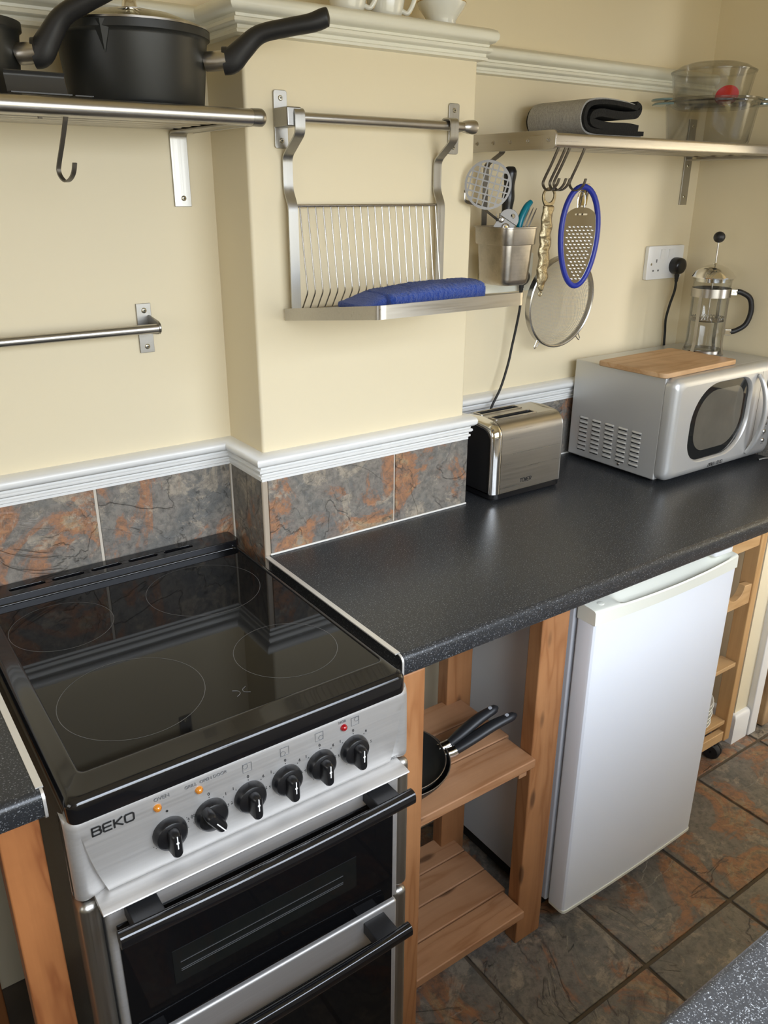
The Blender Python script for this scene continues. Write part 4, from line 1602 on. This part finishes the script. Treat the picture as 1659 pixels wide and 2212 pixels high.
for sgn in (-1, 1):
    pl_ = [(sgn * (.108), -.038), (sgn * .130, -.032), (sgn * .142, -.016), (sgn * .144, 0), (sgn * .142, .016), (sgn * .130, .032), (sgn * .108, .038)]
    part('lid_handle', G().prism(pl_ if sgn > 0 else pl_[::-1], 'z', LZ + .001, LZ + .0055), 'glass_edge', lid, bevel=.0015, label='blue-green glass handle')
SB2 = SB + V((-.004, .004, .0985 - .0128))
b2 = thing('glass_bowl', 'smaller clear glass bowl standing on the casserole lid', 'bowl', tuple(SB2), 0, world=False)
part('bowl', G().lathe([(0, 0), (.074, 0), (.080, .003), (.084, .012), (.0935, .070), (.0965, .074), (.0965, .0775), (.0925, .078), (.0905, .071), (.0800, .014), (.074, .0055), (0, .005)], (0, 0, 0), 56), 'clear_glass', b2)
part('rim', G().tube([(.0950 * math.cos(a), .0950 * math.sin(a), .076) for a in [2 * PI * k / 56 for k in range(56)]], .0022, 8, loop=True), 'clear_glass', b2)
part('dome_lid', G().lathe([(.093, 0), (.088, .003), (.076, .010), (.055, .016), (0, .019), (0, .0175), (.055, .0145), (.075, .0085), (.087, .0015), (.093, 0)], (0, 0, .0785), 48), 'clear_glass', b2)
rc = G().lathe([(0, -.0032), (.019, -.0032), (.0235, -.0015), (.024, .0), (.0235, .0015), (.019, .0032), (0, .0032)], (0, 0, 0), 32)
rc.xf(Matrix.Translation(SB2 + V((-.010, -.050, .0225))) @ Matrix.Rotation(math.radians(62), 4, V((.82, -.57, 0))) @ Matrix.Diagonal((1.3, .95, 1, 1)))
solo('red_cap', rc, 'red_plastic', 'small red oval plastic lid inside the upper glass bowl', 'lid')

# ================================================================ things on the left shelf
LSZ = 1.6879


def saucepan(name, label, c, r, h, dirv, lid_=True, up_=0.0):
    """dirv: plan angle of the handle"""
    t_ = thing(name, label, 'saucepan', c, dirv, 'saucepans on the left shelf', world=False)
    p = [(0, 0), (r * .80, 0), (r * .84, .002), (r * .875, .009), (r * .955, h - .016), (r * .965, h - .012), (r * 1.0, h - .010), (r * 1.0, h), (r * .965, h), (r * .93, h - .016), (r * .85, .008), (0, .006)]
    b = part('pan', G().lathe(p, (0, 0, 0), 64), 'matt_black_pan', t_, angle=50)
    part('ferrule', G().tube([(r * .93, 0, h - .040), (r * .98, 0, h - .039), (r * 1.10, 0, h - .038), (r * 1.22, 0, h - .036)], [.0125, .0135, .0135, .0130], 18), 'steel_x', t_)
    pts = smooth_path([(r * 1.18, 0, h - .038), (r * 1.30, 0, h - .036), (r * 1.45, 0, h - .022), (r * 1.68, 0, h - .003), (r * 2.05, 0, h + .006), (r * 2.36, 0, h + .012), (r * 2.54, 0, h + .019), (r * 2.60, 0, h + .0205)], 5)
    pts = [q + V((0, 0, up_ * max(0, (q.x / r - 1.3) / 1.3))) for q in pts]
    n_ = len(pts)
    rings_ = []
    for i, q in enumerate(pts):
        u = i / (n_ - 1)
        d = (pts[min(i + 1, n_ - 1)] - pts[max(i - 1, 0)]).normalized()
        nn = V((-d.z, 0, d.x))
        wz = (.0190 if u < .1 else .0190 - .0065 * min(1, (u - .1) / .35)) + .0010 * math.exp(-((u - .80) / .1) ** 2)
        wy = .0120 + .0020 * math.sin(PI * u)
        if u > .90:
            k = max(.22, math.sqrt(max(0, 1 - ((u - .90) / .101) ** 2)))
            wz *= k
            wy *= k
        rings_.append([q + nn * (wz * math.sin(a)) + V((0, wy * math.cos(a), 0)) for a in [2 * PI * j / 16 for j in range(16)]])
    part('handle', G().loft(rings_), 'soft_black', t_, angle=60, label='curved soft black handle')
    if lid_:
        gl = part('lid', G().lathe([(r * .96, h + .0012), (r * .90, h + .007), (r * .60, h + .019), (r * .25, h + .0255), (0, h + .0265), (0, h + .024), (r * .25, h + .023), (r * .6, h + .0165), (r * .9, h + .005), (r * .96, h + .0012)], (0, 0, 0), 56), 'lid_glass', t_,
                  label='glass lid with steel rim')
        part('lid_rim', G().lathe([(r * .955, h), (r * 1.005, h + .0004), (r * 1.005, h + .0028), (r * .955, h + .0042), (r * .955, h)], (0, 0, 0), 56), 'steel_wire', gl)
        part('lid_plate', G().lathe([(.030, h + .024), (.030, h + .0265), (.012, h + .029), (0, h + .029)], (0, 0, 0), 32), 'steel_wire', gl)
        part('lid_knob', G().lathe([(.012, h + .028), (.0100, h + .036), (.0105, h + .044), (.016, h + .054), (.0195, h + .060), (.0185, h + .065), (.010, h + .068), (0, h + .0685)], (0, 0, 0), 28), 'chrome', gl)
    # pouring lip
    a = math.radians(-52) - 0
    return t_


sp = saucepan('saucepan', 'black saucepan with glass lid and raised black handle on the left shelf', (-.172, -.130, LSZ), .1120, .1060, math.radians(-35))
a = math.radians(-96)
e = V((math.cos(a), math.sin(a), 0))
t_ = V((-e.y, e.x, 0))
hh = .106
part('pouring_lip', G().add([tuple(e * .1145 + V((0, 0, hh - .002))), tuple(e * .109 + t_ * .013 + V((0, 0, hh - .002))), tuple(e * .109 - t_ * .013 + V((0, 0, hh - .002))), tuple(e * .1055 + V((0, 0, hh - .042)))],
                             [(0, 1, 3), (0, 3, 2), (1, 2, 3), (0, 2, 1)]), 'matt_black_pan', sp, smooth=False)
saucepan('saucepan', 'black saucepan at the left picture edge, its handle crossing behind the lid knob', (-.418, -.130, LSZ), .0880, .0970, math.radians(-31), False, .030)
g = G().strip(fillet([(0, -.238, 1.6925), (0, -.2180, 1.6925), (0, -.2080, 1.7160), (0, -.2125, 1.7200)], .003, 3), .0760, .0016, (1, 0, 0)).xf(Matrix.Translation((-.3420, -.012, .0008)))
g.box(-.30, -.276, -.2495, -.238, 1.6925, 1.6937)
solo('steel_angle', g, 'dark_metal', 'bent dark steel angle plate lying at the front of the left shelf', 'metal plate', angle=30)

# ================================================================ crockery on the chimney shelf
MZ = 1.8588
jg = thing('milk_jug', 'white china jug with gilt handle on the chimney ledge', 'jug', (.288, -.105, MZ))


def jug(t_, x, y, r, h, ha):
    part('body', G().lathe([(0, 0), (r * .78, 0), (r * .82, .003), (r * .90, .012), (r, h * .35), (r * .96, h * .6), (r * .72, h * .85), (r * .80, h), (r * .76, h), (r * .68, h * .85), (r * .92, h * .5), (r * .8, .014), (0, .008)], (x, y, MZ), 40), 'white_ceramic', t_)
    d = V((math.cos(ha), math.sin(ha), 0))
    c = V((x, y, MZ))
    hd = part('handle', G().tube(smooth_path([c + d * r * .85 + V((0, 0, .014)), c + d * r * 1.22 + V((0, 0, .012)), c + d * r * 1.55 + V((0, 0, h * .45)), c + d * r * 1.35 + V((0, 0, h * .85)), c + d * r * .75 + V((0, 0, h * .9))], 6), .0042, 10), 'white_ceramic', t_)
    part('gilt_line', G().tube(smooth_path([c + d * (r * 1.22 + .0042) + V((0, 0, .010)), c + d * (r * 1.55 + .0042) + V((0, 0, h * .45)), c + d * (r * 1.35 + .0042) + V((0, 0, h * .85))], 6), .0010, 6), 'gold_band', hd)


jug(jg, .302, -.105, .0335, .085, math.radians(-30))
jg2 = thing('milk_jug', 'white china jug partly cut by the picture top, left of the gilt handle jug', 'jug', (.215, -.105, MZ))
jug(jg2, .222, -.105, .0330, .080, math.radians(-30))
uc = thing('sugar_bowl', 'white footed china bowl at the right end of the chimney ledge', 'bowl', (.428, -.105, MZ))
part('body', G().lathe([(0, 0), (.026, 0), (.0275, .003), (.0270, .010), (.031, .017), (.041, .030), (.0445, .037), (.0450, .040), (.0415, .0425), (.040, .055), (.043, .075), (.040, .075), (.037, .055), (.038, .042), (.030, .022), (0, .018)], (.428, -.105, MZ), 44), 'white_ceramic', uc)
part('gilt_band', G().lathe([(.0445, .0388), (.0456, .0392), (.0456, .0402), (.0445, .0406), (.0445, .0388)], (.428, -.105, MZ), 44), 'gold_band', uc)

# ================================================================ sockets, plugs, cords


def socket(label, x0, x1, z0, z1, y, depth, mat):
    t_ = thing('wall_socket', label, 'socket', ((x0 + x1) / 2, y, z0))
    y1 = y - depth
    part('plate', G().prism(rrect(x0, x1, z0, z1, .004, 3), 'y', y1, y), mat, t_, bevel=.002, seg=3)
    for cx in (x0 + (x1 - x0) * .27, x0 + (x1 - x0) * .73):
        inn = .011 if cx < (x0 + x1) / 2 else -.011
        sx = cx + inn * 1.6
        part('switch', G().add([(sx - .0085, y1 - .0008, z1 - .034), (sx + .0085, y1 - .0008, z1 - .034), (sx + .0085, y1 - .0045, z1 - .009), (sx - .0085, y1 - .0045, z1 - .009),
                                (sx - .0085, y1, z1 - .034), (sx + .0085, y1, z1 - .034), (sx + .0085, y1, z1 - .009), (sx - .0085, y1, z1 - .009)],
                               [(0, 1, 2, 3), (4, 7, 6, 5), (0, 4, 5, 1), (1, 5, 6, 2), (2, 6, 7, 3), (3, 7, 4, 0)]), 'white_plastic', t_, smooth=False)
        px = cx - inn * .35
        for a, b, w, h in ((px, z1 - .0385, .0022, .0042), (px - .0105, z0 + .0235, .0033, .0022), (px + .0105, z0 + .0235, .0033, .0022)):
            part('pin_hole', G().box(a - w, a + w, y1 - .0003, y1 + .001, b - h, b + h), 'print_grey', t_, smooth=False)
    part('screw_cap', G().lathe([(.0034, 0), (.0030, .0006), (0, .0007)], (x0 + .0165, y1, (z0 + z1) / 2 - .003), 14, (0, -1, 0)), 'screw_steel', t_)
    return t_, y1


s1, sy = socket('white double wall socket above the microwave', 1.2305, 1.3815, 1.3530, 1.4400, -.0003, .0125, 'white_plastic')
s2, sy2 = socket('pale double wall socket half hidden behind the hanging utensil pot', .640, .788, 1.3560, 1.4420, -.0003, .026, 'cream_plastic')


def plug(label, x, z, y, cord_pts, group, r=.0034, k=1.0):
    t_ = thing('power_plug', label, 'plug', (x, y, z - .03), 0, group)
    poly = []
    for a in range(0, 360, 12):
        aa = math.radians(a)
        rr = .0245 * (1 - .10 * max(0, math.sin(aa)) + .04 * math.cos(2 * aa))
        poly.append((rr * math.cos(aa) * .96, rr * math.sin(aa)))
    rings_ = []
    for d, s_ in ((0, .97), (.006, 1.0), (.018, .98), (.024, .90), (.027, .70), (.0275, .4)):
        rings_.append([(x + p[0] * s_ * k, y - d * k, z + p[1] * s_ * k) for p in poly])
    part('plug_body', G().loft(rings_), 'black_plastic', t_, angle=60)
    bx, by, bz = cord_pts[0]
    rings_ = []
    for i in range(9):
        u = i / 8
        w = (.0095 - .0045 * u) * (1.0 if i % 2 else .88) * k
        rings_.append([(bx + w * math.cos(2 * PI * j / 12) - (bx - x) * (1 - u) * .5, by + .8 * w * math.sin(2 * PI * j / 12), z - .018 * k - .026 * k * u) for j in range(12)])
    part('strain_relief', G().loft(rings_), 'black_rubber', t_, angle=60)
    pts_ = smooth_path([(bx, by, z - .042 * k)] + list(cord_pts[1:]), 8)
    part('cord', G().tube(pts_, r, 10), 'black_rubber', t_, angle=80)


plug('black plug in the white socket with its cord falling behind the microwave', 1.346, 1.3875, sy - .0003,
     [(1.346, sy - .013, 1.345), (1.3445, -.026, 1.32), (1.3385, -.020, 1.28), (1.3380, -.014, 1.24), (1.345, -.012, 1.20), (1.350, -.011, 1.13), (1.340, -.013, 1.02)], 'black plugs with cords')
plug('black toaster plug below the utensil pot with its cord running down to the toaster', .7420, 1.3900, sy2 - .0003,
     [(.7405, sy2 - .014, 1.35), (.739, -.042, 1.32), (.736, -.036, 1.27), (.731, -.032, 1.23), (.722, -.031, 1.185), (.700, -.033, 1.130), (.670, -.036, 1.085), (.655, -.034, 1.03), (.652, -.028, .97), (.656, -.034, .94)], 'black plugs with cords', .0030, .85)

# ================================================================ toaster
ts = thing('toaster', 'two slot brushed steel toaster with black end on the worktop', 'toaster', (.66, -.112, ZC))
TA, TB_, TZ0, TZ1 = -.183, -.041, .927, 1.0975
R_ = .036
half = [(TA, TZ0), (TA + .0005, .99), (TA + .001, TZ1 - R_)] + [(TA + .001 + R_ - R_ * math.cos(a), TZ1 - R_ + (R_ - .003) * math.sin(a)) for a in [PI / 2 * k / 8 for k in range(1, 9)]]
mid = [(TA + .060, TZ1 - .0010), ((TA + TB_) / 2, TZ1)]
halfm = [(TA + TB_ - p[0], p[1]) for p in reversed(half)]
sec = half + mid + [(TA + TB_ - p[0], p[1]) for p in reversed(mid[:-1])] + halfm


def tsec(x, s_, dz=0, k=1.0):
    c = ((TA + TB_) / 2, TZ0)
    return [(x, c[0] + (p[0] - c[0]) * s_, c[1] + (p[1] - c[1]) * k + dz) for p in sec]


n0 = 12                                   # the flat top is left open and closed with a slotted plate
i0 = len(half) - 2
i1 = len(sec) - i0 - 1
xs0, xs1 = .5740, .7660
shell = []
for x in (xs0, xs1):
    shell.append(tsec(x, 1.0))
g = G()
for rng in (range(0, i0 + 1), range(i1, len(sec))):
    rng = list(rng)
    for q in rng[:-1]:
        g.add([shell[0][q], shell[0][q + 1], shell[1][q + 1], shell[1][q]], [(0, 1, 2, 3)])
top_y0, top_y1 = shell[0][i0][1], shell[0][i1][1]
zt_ = shell[0][i0][2]
body = part('body', g, 'steel_x', ts, angle=60)
sl = [(.5660 + .016, .7080, -.1505, -.1240), (.5660 + .016, .7080, -.1000, -.0735)]
part('top_plate', G().plate([(xs0, top_y0), (xs1, top_y0), (xs1, top_y1), (xs0, top_y1)], [rrect(a + .003, b - .003, c + .003, d - .003, .003, 3) for a, b, c, d in sl], 'z', zt_ - .0015, zt_), 'steel_x', ts, smooth=False)
for a, b, c, d in sl:
    g = G().plate(rrect(a - .003, b + .003, c - .002, d + .002, .005, 4), [rrect(a + .003, b - .003, c + .003, d - .003, .003, 3)], 'z', zt_ - .001, zt_ + .0026)
    so = part('slot_frame', g, 'steel_wire', ts, bevel=.001)
    g = G()
    w = [(a + .003, c + .003), (b - .003, c + .003), (b - .003, d - .003), (a + .003, d - .003)]
    g.loft([[(p[0], p[1], zt_ - .0016) for p in w], [(p[0], p[1], zt_ - .12) for p in w]], caps=False)
    g.add([(p[0], p[1], zt_ - .12) for p in w], [(0, 1, 2, 3)])
    part('slot_well', g, 'dark_void', so, smooth=False)
    g = G()
    for yy in (c + .008, d - .008):
        for k in range(2):
            g.cyl((a + .006, yy, zt_ - .010 - .03 * k), (b - .006, yy, zt_ - .010 - .03 * k), .0010, n=6)
    part('guard_wire', g, 'steel_wire', so)
# rounded chrome end, black end panel, right end
for name, xa, dirn in (('end_cap', xs0, -1), ('end_cap', xs1, 1)):
    rings_ = []
    for d, s_, k in ((0.0008, .994, .998), (.0025, .9995, 1.0005), (.008, 1.0, 1.0), (.015, .975, .988), (.021, .92, .965), (.024, .85, .93), (.0235, .80, .90), (.018, .78, .885)):
        rings_.append(tsec(xa + dirn * d * (1 if dirn < 0 else .35), s_, 0, k))
    part(name, G().loft(rings_), 'chrome' if dirn < 0 else 'steel_x', ts, angle=60)
part('end_panel', G().loft([tsec(xs0 - .017, .80, .0, .895), tsec(xs0 - .0195, .80, 0, .895)]), 'soft_black', ts, angle=40, label='black plastic end panel')
part('lever', G().box(xs0 - .034, xs0 - .018, -.128, -.100, 1.035, 1.047), 'soft_black', ts, bevel=.003) if False else None
rings_ = []
for z, o in ((.913, .002), (.915, 0), (.927, 0), (.9285, .003)):
    rings_.append([(p[0], p[1], z) for p in rrect(xs0 - .020 + o, xs1 + .010 - o, TA - .001 + o, TB_ + .001 - o, .020, 6)])
bs = part('base', G().loft(rings_), 'black_plastic', ts, angle=40, label='black plastic base')
for fx in (.572, .755):
    for fy in (-.165, -.060):
        part('foot', G().cyl((fx, fy, ZC), (fx, fy, .914), .008, n=14), 'black_rubber', bs)
TW = [
    [[(0, 1), (1, 1)], [(.5, 1), (.5, 0)]],
    [[(.15, 0), (0, .2), (0, .8), (.15, 1), (.85, 1), (1, .8), (1, .2), (.85, 0), (.1, 0)]],
    [[(0, 1), (.22, 0), (.5, .8), (.78, 0), (1, 1)]],
    [[(1, 1), (0, 1), (0, 0), (1, 0)], [(0, .5), (.8, .5)]],
    [[(0, 0), (0, 1), (.8, 1), (1, .85), (1, .6), (.8, .45), (0, .45)], [(.5, .45), (1, 0)]],
]
part('lettering', strokes(TW, .6375, .9440, .0058, .0085, .0017, .0011, TA - .0002), 'print_black', body, smooth=False)

# ================================================================ microwave
mw = thing('microwave', 'silver microwave oven with round-cornered dark window on the worktop', 'microwave', (1.185, -.18, ZC))
MX0, MX1, MZ0, MZ1, MYF = .9650, 1.4040, .9195, 1.1720, -.309
part('casing', G().box(MX0, MX1, MYF, -.029, MZ0, MZ1), 'silver_paint', mw, bevel=.0035, seg=3)
lou = G()
rr_ = []
for i in range(9):
    u = i / 8 * 2 - 1
    q = math.sqrt(max(0, 1 - u ** 4))
    rr_.append([(-.0003, u * .0150, .0028), (-.0003 - .0020 * q, u * .0150, .0016), (-.0003 - .0034 * q, u * .0150, -.0008), (-.0003 - .0032 * q, u * .0150, -.0018), (-.0003, u * .0150, -.0018)])
louv = G().loft(rr_).mesh('louvre')
louv.materials.append(MAT['silver_paint'])
louv.polygons.foreach_set('use_smooth', [True] * len(louv.polygons))
louv.set_sharp_from_angle(angle=math.radians(50))
gap = G().loft([[(-.0004, y, .0) for y in (-.0135, .0135)], [(-.0004, y, -.0034) for y in (-.0125, .0125)]], False, False).mesh('vent_gap')
gap.materials.append(MAT['dark_void'])
for i in range(5):
    for j in range(8):
        p = (MX0 - mw.location.x, -.0745 - .0425 * i - mw.location.y, 1.0255 - .0118 * j - mw.location.z)
        o = bpy.data.objects.new('louvre', louv)
        C.objects.link(o)
        o.parent = mw
        o.location = p
        q = bpy.data.objects.new('vent_gap', gap)
        C.objects.link(q)
        q.parent = o
        q.location = (-.0002, 0, -.0019)
part('screw', G().lathe([(.0042, 0), (.004, .001), (.0025, .002), (0, .002)], (MX0, -.2000, .9325), 16, (-1, 0, 0)), 'steel_wire', mw)
for fx in (MX0 + .03, MX1 - .04):
    for fy in (-.285, -.06):
        part('foot', G().cyl((fx, fy, ZC), (fx, fy, MZ0 + .001), .011, n=16), 'black_plastic', mw)
# front: rounded frame with the window cut out
win_poly = rrect(1.0320, 1.2790, .9530, 1.1500, (.062, .095, .050, .100), 12)
fy0 = MYF - .0345


def front_ring(inset, y):
    return [(p[0], y, p[1]) for p in rrect(MX0 - .001 + inset, MX1 + .002 - inset, MZ0 + .002 + inset, MZ1 + .0005 - inset, .020, 8)]


rings_ = [front_ring(.0005, MYF - .0005), front_ring(0, MYF - .004)] + [front_ring(.020 - .020 * math.cos(a), MYF - .0145 - .020 * math.sin(a)) for a in [PI / 2 * k / 7 for k in range(0, 7)]] + [front_ring(.0195, fy0)]
part('front_frame', G().loft(rings_, caps=False), 'silver_paint', mw, angle=60)
outer_ = [(p[0], p[2]) for p in front_ring(.0195, fy0)]
fp = part('front_panel', G().plate(outer_, [win_poly], 'y', fy0, fy0 + .006), 'silver_paint', mw, smooth=False)
cxw, czw = 1.1555, 1.0515
lipr = []
for s_, y in ((1.0, fy0), (.985, fy0 + .0015), (.965, fy0 + .0060), (.960, fy0 + .0095)):
    lipr.append([(cxw + (p[0] - cxw) * s_, y, czw + (p[1] - czw) * s_) for p in win_poly])
part('window_lip', G().loft(lipr, caps=False), 'silver_paint', fp, angle=60)
dg = part('door_window', G().prism([(cxw + (p[0] - cxw) * .97, czw + (p[1] - czw) * .97) for p in win_poly], 'y', fy0 + .0088, fy0 + .0115), 'window_glass_dark', mw, smooth=False, label='dark glass window')
part('inner_window', G().prism([(cxw + .004 + (p[0] - cxw) * .77, czw + .002 + (p[1] - czw) * .76) for p in win_poly], 'y', fy0 + .0083, fy0 + .0089), 'door_mesh', dg, smooth=False, label='paler see-through panel inside the window')
part('door_gap', G().box(1.3125, 1.3133, fy0 - .0002, fy0 + .001, MZ0 + .022, MZ1 - .018), 'print_black', fp, smooth=False)
pts = smooth_path([(1.2930, fy0 - .002, 1.1480), (1.2955, fy0 - .014, 1.1300), (1.2985, fy0 - .026, 1.0950), (1.2995, fy0 - .031, 1.0500), (1.2985, fy0 - .026, 1.0050), (1.2955, fy0 - .015, .9680), (1.2920, fy0 - .002, .9420)], 6)
n = len(pts)
part('door_handle', G().tube(pts, [.0055 + .0020 * math.sin(PI * i / (n - 1)) for i in range(n)], 14), 'silver_paint', mw, angle=60, label='curved silver door handle')
part('handle_recess', G().prism(rrect(1.2830, 1.2985, .9450, 1.1480, .0075, 4), 'y', fy0 - .0006, fy0 + .001), 'steel_dark', fp, smooth=False) if False else None
for z, r in ((.964, .0062), (.988, .0062), (1.010, .005), (1.026, .005)):
    part('button', G().lathe([(r, 0), (r, .002), (r * .75, .0038), (0, .0045)], (1.3640, fy0, z), 18, (0, -1, 0)), 'chrome', fp)
    part('button_label', G().box(1.3580, 1.3700, fy0 - .0002, fy0 + .0005, z - .0105, z - .0092), 'print_grey', fp, smooth=False)
part('display', G().prism(rrect(1.340, 1.392, 1.105, 1.135, .004, 3), 'y', fy0 - .0008, fy0 + .001), 'black_glass', fp, smooth=False)
AM = [
    [[(0, 0), (.5, 1), (1, 1), (1, 0), (0, 0)]],
    [[(0, 0), (.1, 1), (1, 1), (1, 0)], [(.5, 1), (.5, 0)]],
    [[(0, 0), (.08, 1), (.9, 1), (.9, .6), (.2, .5)], [(.9, .6), (1, .4), (.95, 0), (0, 0)]],
    [[(.5, 0), (.5, 1)]],
    [[(0, 0), (.5, 1), (1, 1), (1, 0), (0, 0)]],
    [[(0, 0), (.1, 1), (.9, 1), (1, .8), (1, 0)]],
    [[(0, 0), (.08, 1), (.95, 1), (1, .1), (.9, 0), (0, 0)]],
]
part('lettering', strokes(AM, 1.1310, .9335, .0072, .0080, .0018, .0008, fy0 - .0003), 'print_black', fp, smooth=False)

cb = G().prism(rrect(0, .302, 0, .200, .014, 5), 'z', 0, .0125)
cb.xf(Matrix.Translation((.951, -.3165, MZ1 + .0003)) @ Matrix.Rotation(math.radians(2.0), 4, 'Z'))
solo('chopping_board', cb, 'board_wood', 'worn wooden chopping board lying on the microwave', 'chopping board', bevel=.003, seg=3)

# ================================================================ french press
fpz = MZ1 + .0003
fpb = thing('french_press', 'glass french press with steel frame and black handle on the microwave', 'coffee maker', (1.3150, -.160, fpz), math.radians(-40), world=False)
gr_ = .0475
part('beaker', G().lathe([(0, .008), (gr_ - .008, .008), (gr_ - .002, .010), (gr_, .016), (gr_, .188), (gr_ + .003, .193), (gr_ + .0015, .194), (gr_ - .0015, .189), (gr_ - .0018, .018), (gr_ - .004, .012), (0, .0105)], (0, 0, 0), 48), 'press_glass', fpb)
fm = part('top_band', G().lathe([(gr_ + .0010, .148), (gr_ + .0022, .148), (gr_ + .0022, .1700), (gr_ + .0010, .1700), (gr_ + .0010, .148)], (0, 0, 0), 48), 'steel_wire', fpb)
for ang in (45, 135, 225, 315):
    a = math.radians(ang)
    e = V((math.cos(a), math.sin(a), 0))
    s_ = V((-e.y, e.x, 0))
    pts = fillet([e * (gr_ + .0018) + V((0, 0, .150)), e * (gr_ + .0018) + V((0, 0, .030)), e * (gr_ + .009) + V((0, 0, .004)), e * (gr_ + .009) + V((0, 0, 0.0))], .006, 4)
    part('frame_strip', G().strip(pts, .0095, .0012, s_), 'steel_wire', fpb, angle=30)
part('base_ring', G().lathe([(gr_ + .0012, .0035), (gr_ + .0022, .0035), (gr_ + .0022, .0110), (gr_ + .0012, .0110), (gr_ + .0012, .0035)], (0, 0, 0), 48), 'steel_wire', fpb)
part('lid', G().lathe([(gr_ - .004, .186), (gr_ - .003, .196), (gr_ + .0055, .1965), (gr_ + .0060, .1985), (gr_ - .001, .2100), (.034, .2200), (.018, .2270), (.006, .2295), (.0045, .2330), (0, .2335)], (0, 0, 0), 48), 'chrome', fpb, angle=35)
part('plunger_rod', G().cyl((0, 0, .088), (0, 0, .288), .0020, n=12), 'steel_wire', fpb)
part('knob', G().ball((0, 0, .2960), .0145, 24, 14, (1, 1, .95)), 'soft_black', fpb)
flt = part('filter_disc', G().lathe([(0, .0860), (gr_ - .004, .0860), (gr_ - .0025, .0875), (gr_ - .004, .0895), (0, .0895)], (0, 0, 0), 40), 'steel_wire', fpb)
g = G()
pts = [((gr_ - .005) * math.cos(a), (gr_ - .005) * math.sin(a), .0935 + .0030 * math.sin(a * 36)) for a in [2 * PI * k / 240 for k in range(240)]]
part('filter_spring', g.tube(pts, .0008, 5, loop=True), 'steel_wire', flt)
for zc_ in (.1590, .0560):
    part('handle_clip', G().box(gr_ + .001, gr_ + .018, -.0065, .0065, zc_ - .008, zc_ + .008), 'chrome', fpb, bevel=.0015)
    if zc_ > .1:
        part('clip_screw', G().cyl((gr_ + .011, -.0065, zc_), (gr_ + .011, -.0085, zc_), .003, n=12), 'chrome', fpb)
pts = smooth_path([(gr_ + .014, 0, .1610), (gr_ + .030, 0, .1590), (gr_ + .054, 0, .1440), (gr_ + .062, 0, .1120), (gr_ + .054, 0, .0780), (gr_ + .032, 0, .0610), (gr_ + .014, 0, .0560)], 6)
part('handle', G().tube(pts, .0068, 14), 'soft_black', fpb, angle=80, label='black D-shaped handle')

# ================================================================ frying pans on the rack


def fry(name, label, c, r, h, hdir, hend, hs):
    t_ = thing(name, label, 'frying pan', c, 0, 'frying pans on the rack', world=False)
    part('pan', G().lathe([(0, 0), (r * .74, 0), (r * .80, .003), (r * .93, h * .6), (r, h - .001), (r, h), (r * .975, h), (r * .905, h * .6), (r * .78, .0055), (0, .0045)], (0, 0, 0), 56), 'matt_black_pan', t_, angle=50)
    part('rim', G().tube([(r * .99 * math.cos(a), r * .99 * math.sin(a), h) for a in [2 * PI * k / 56 for k in range(56)]], .0010, 6, loop=True), 'worn_rim', t_, label='thin worn bright rim')
    d = V((math.cos(hdir), math.sin(hdir), 0))
    s_ = V((-d.y, d.x, 0))
    z1 = h - .012
    part('ferrule', G().tube([d * (r * .96) + V((0, 0, z1)), d * (r + .012) + V((0, 0, z1 + .003)), d * (r + .020) + V((0, 0, z1 + .006))], [.0115, .0118, .0112], 16), 'chrome', t_)
    for k in (-1, 1):
        part('rivet', G().lathe([(.0032, 0), (.0026, .0015), (0, .002)], d * (r * .935) + s_ * .009 * k + V((0, 0, z1)), 12, -d), 'steel_wire', t_)
    A, B = d * (r + .017) + V((0, 0, z1 + .005)), V(hend)
    ps = smooth_path([A, A.lerp(B, .28) + V((0, 0, .0045)), A.lerp(B, .62) + V((0, 0, .007)), B], 7)
    n_ = len(ps)
    rings_ = []
    for i, q in enumerate(ps):
        u = i / (n_ - 1)
        dd = (ps[min(i + 1, n_ - 1)] - ps[max(i - 1, 0)]).normalized()
        nn = s_.cross(dd).normalized()
        wy = .0090 + .0048 * math.sin(PI * min(1, u * 1.05)) ** .8
        wz = .0085 + .0010 * math.sin(PI * u)
        if u > .93:
            k = math.sqrt(max(.05, 1 - ((u - .93) / .075) ** 2))
            wy *= k
            wz *= k
        rings_.append([q + s_ * (wy * math.cos(a)) + nn * (wz * math.sin(a)) for a in [2 * PI * j / 16 for j in range(16)]])
    hd = part('handle', G().loft(rings_), 'soft_black', t_, angle=60, label='tapered black handle with hanging hole')
    q = ps[-4]
    part('hang_hole', G().lathe([(.0042, 0), (.0042, .0006), (0, .0007)], q + V((0, 0, .0088)), 14, (-.35, 0, 1)), 'fridge_gasket', hd)
    return t_


F1 = V((.1000, -.4310, .5203))
fry('frying_pan', 'lower black frying pan on the rack with the handle pointing right', tuple(F1), .1100, .036, math.radians(-18), V((.357, -.497, .5950)) - F1, 1)
F2 = F1 + V((0, .003, .0065))
fry('frying_pan', 'upper black frying pan nested in the other one on the rack', tuple(F2), .1030, .034, math.radians(-12), V((.3340, -.4660, .6040)) - F2, 1)

# odds and ends
wb = thing('timber_block', 'rough pale timber block on the floor beyond the doorway', 'timber', (1.62, -.36, 0))
part('block', G().box(1.560, 1.760, -.405, -.30, .0015, .235), 'old_timber', wb, bevel=.006)
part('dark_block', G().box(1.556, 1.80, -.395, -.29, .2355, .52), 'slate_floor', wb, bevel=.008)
spn = G().tube(smooth_path([(1.352, -.350, ZC + .004), (1.372, -.356, ZC + .006), (1.392, -.362, ZC + .004), (1.404, -.370, ZC + .004)], 4), .0028, 8)
solo('spoon', spn, 'chrome', 'small bright steel cutlery end on the worktop right of the microwave', 'cutlery')
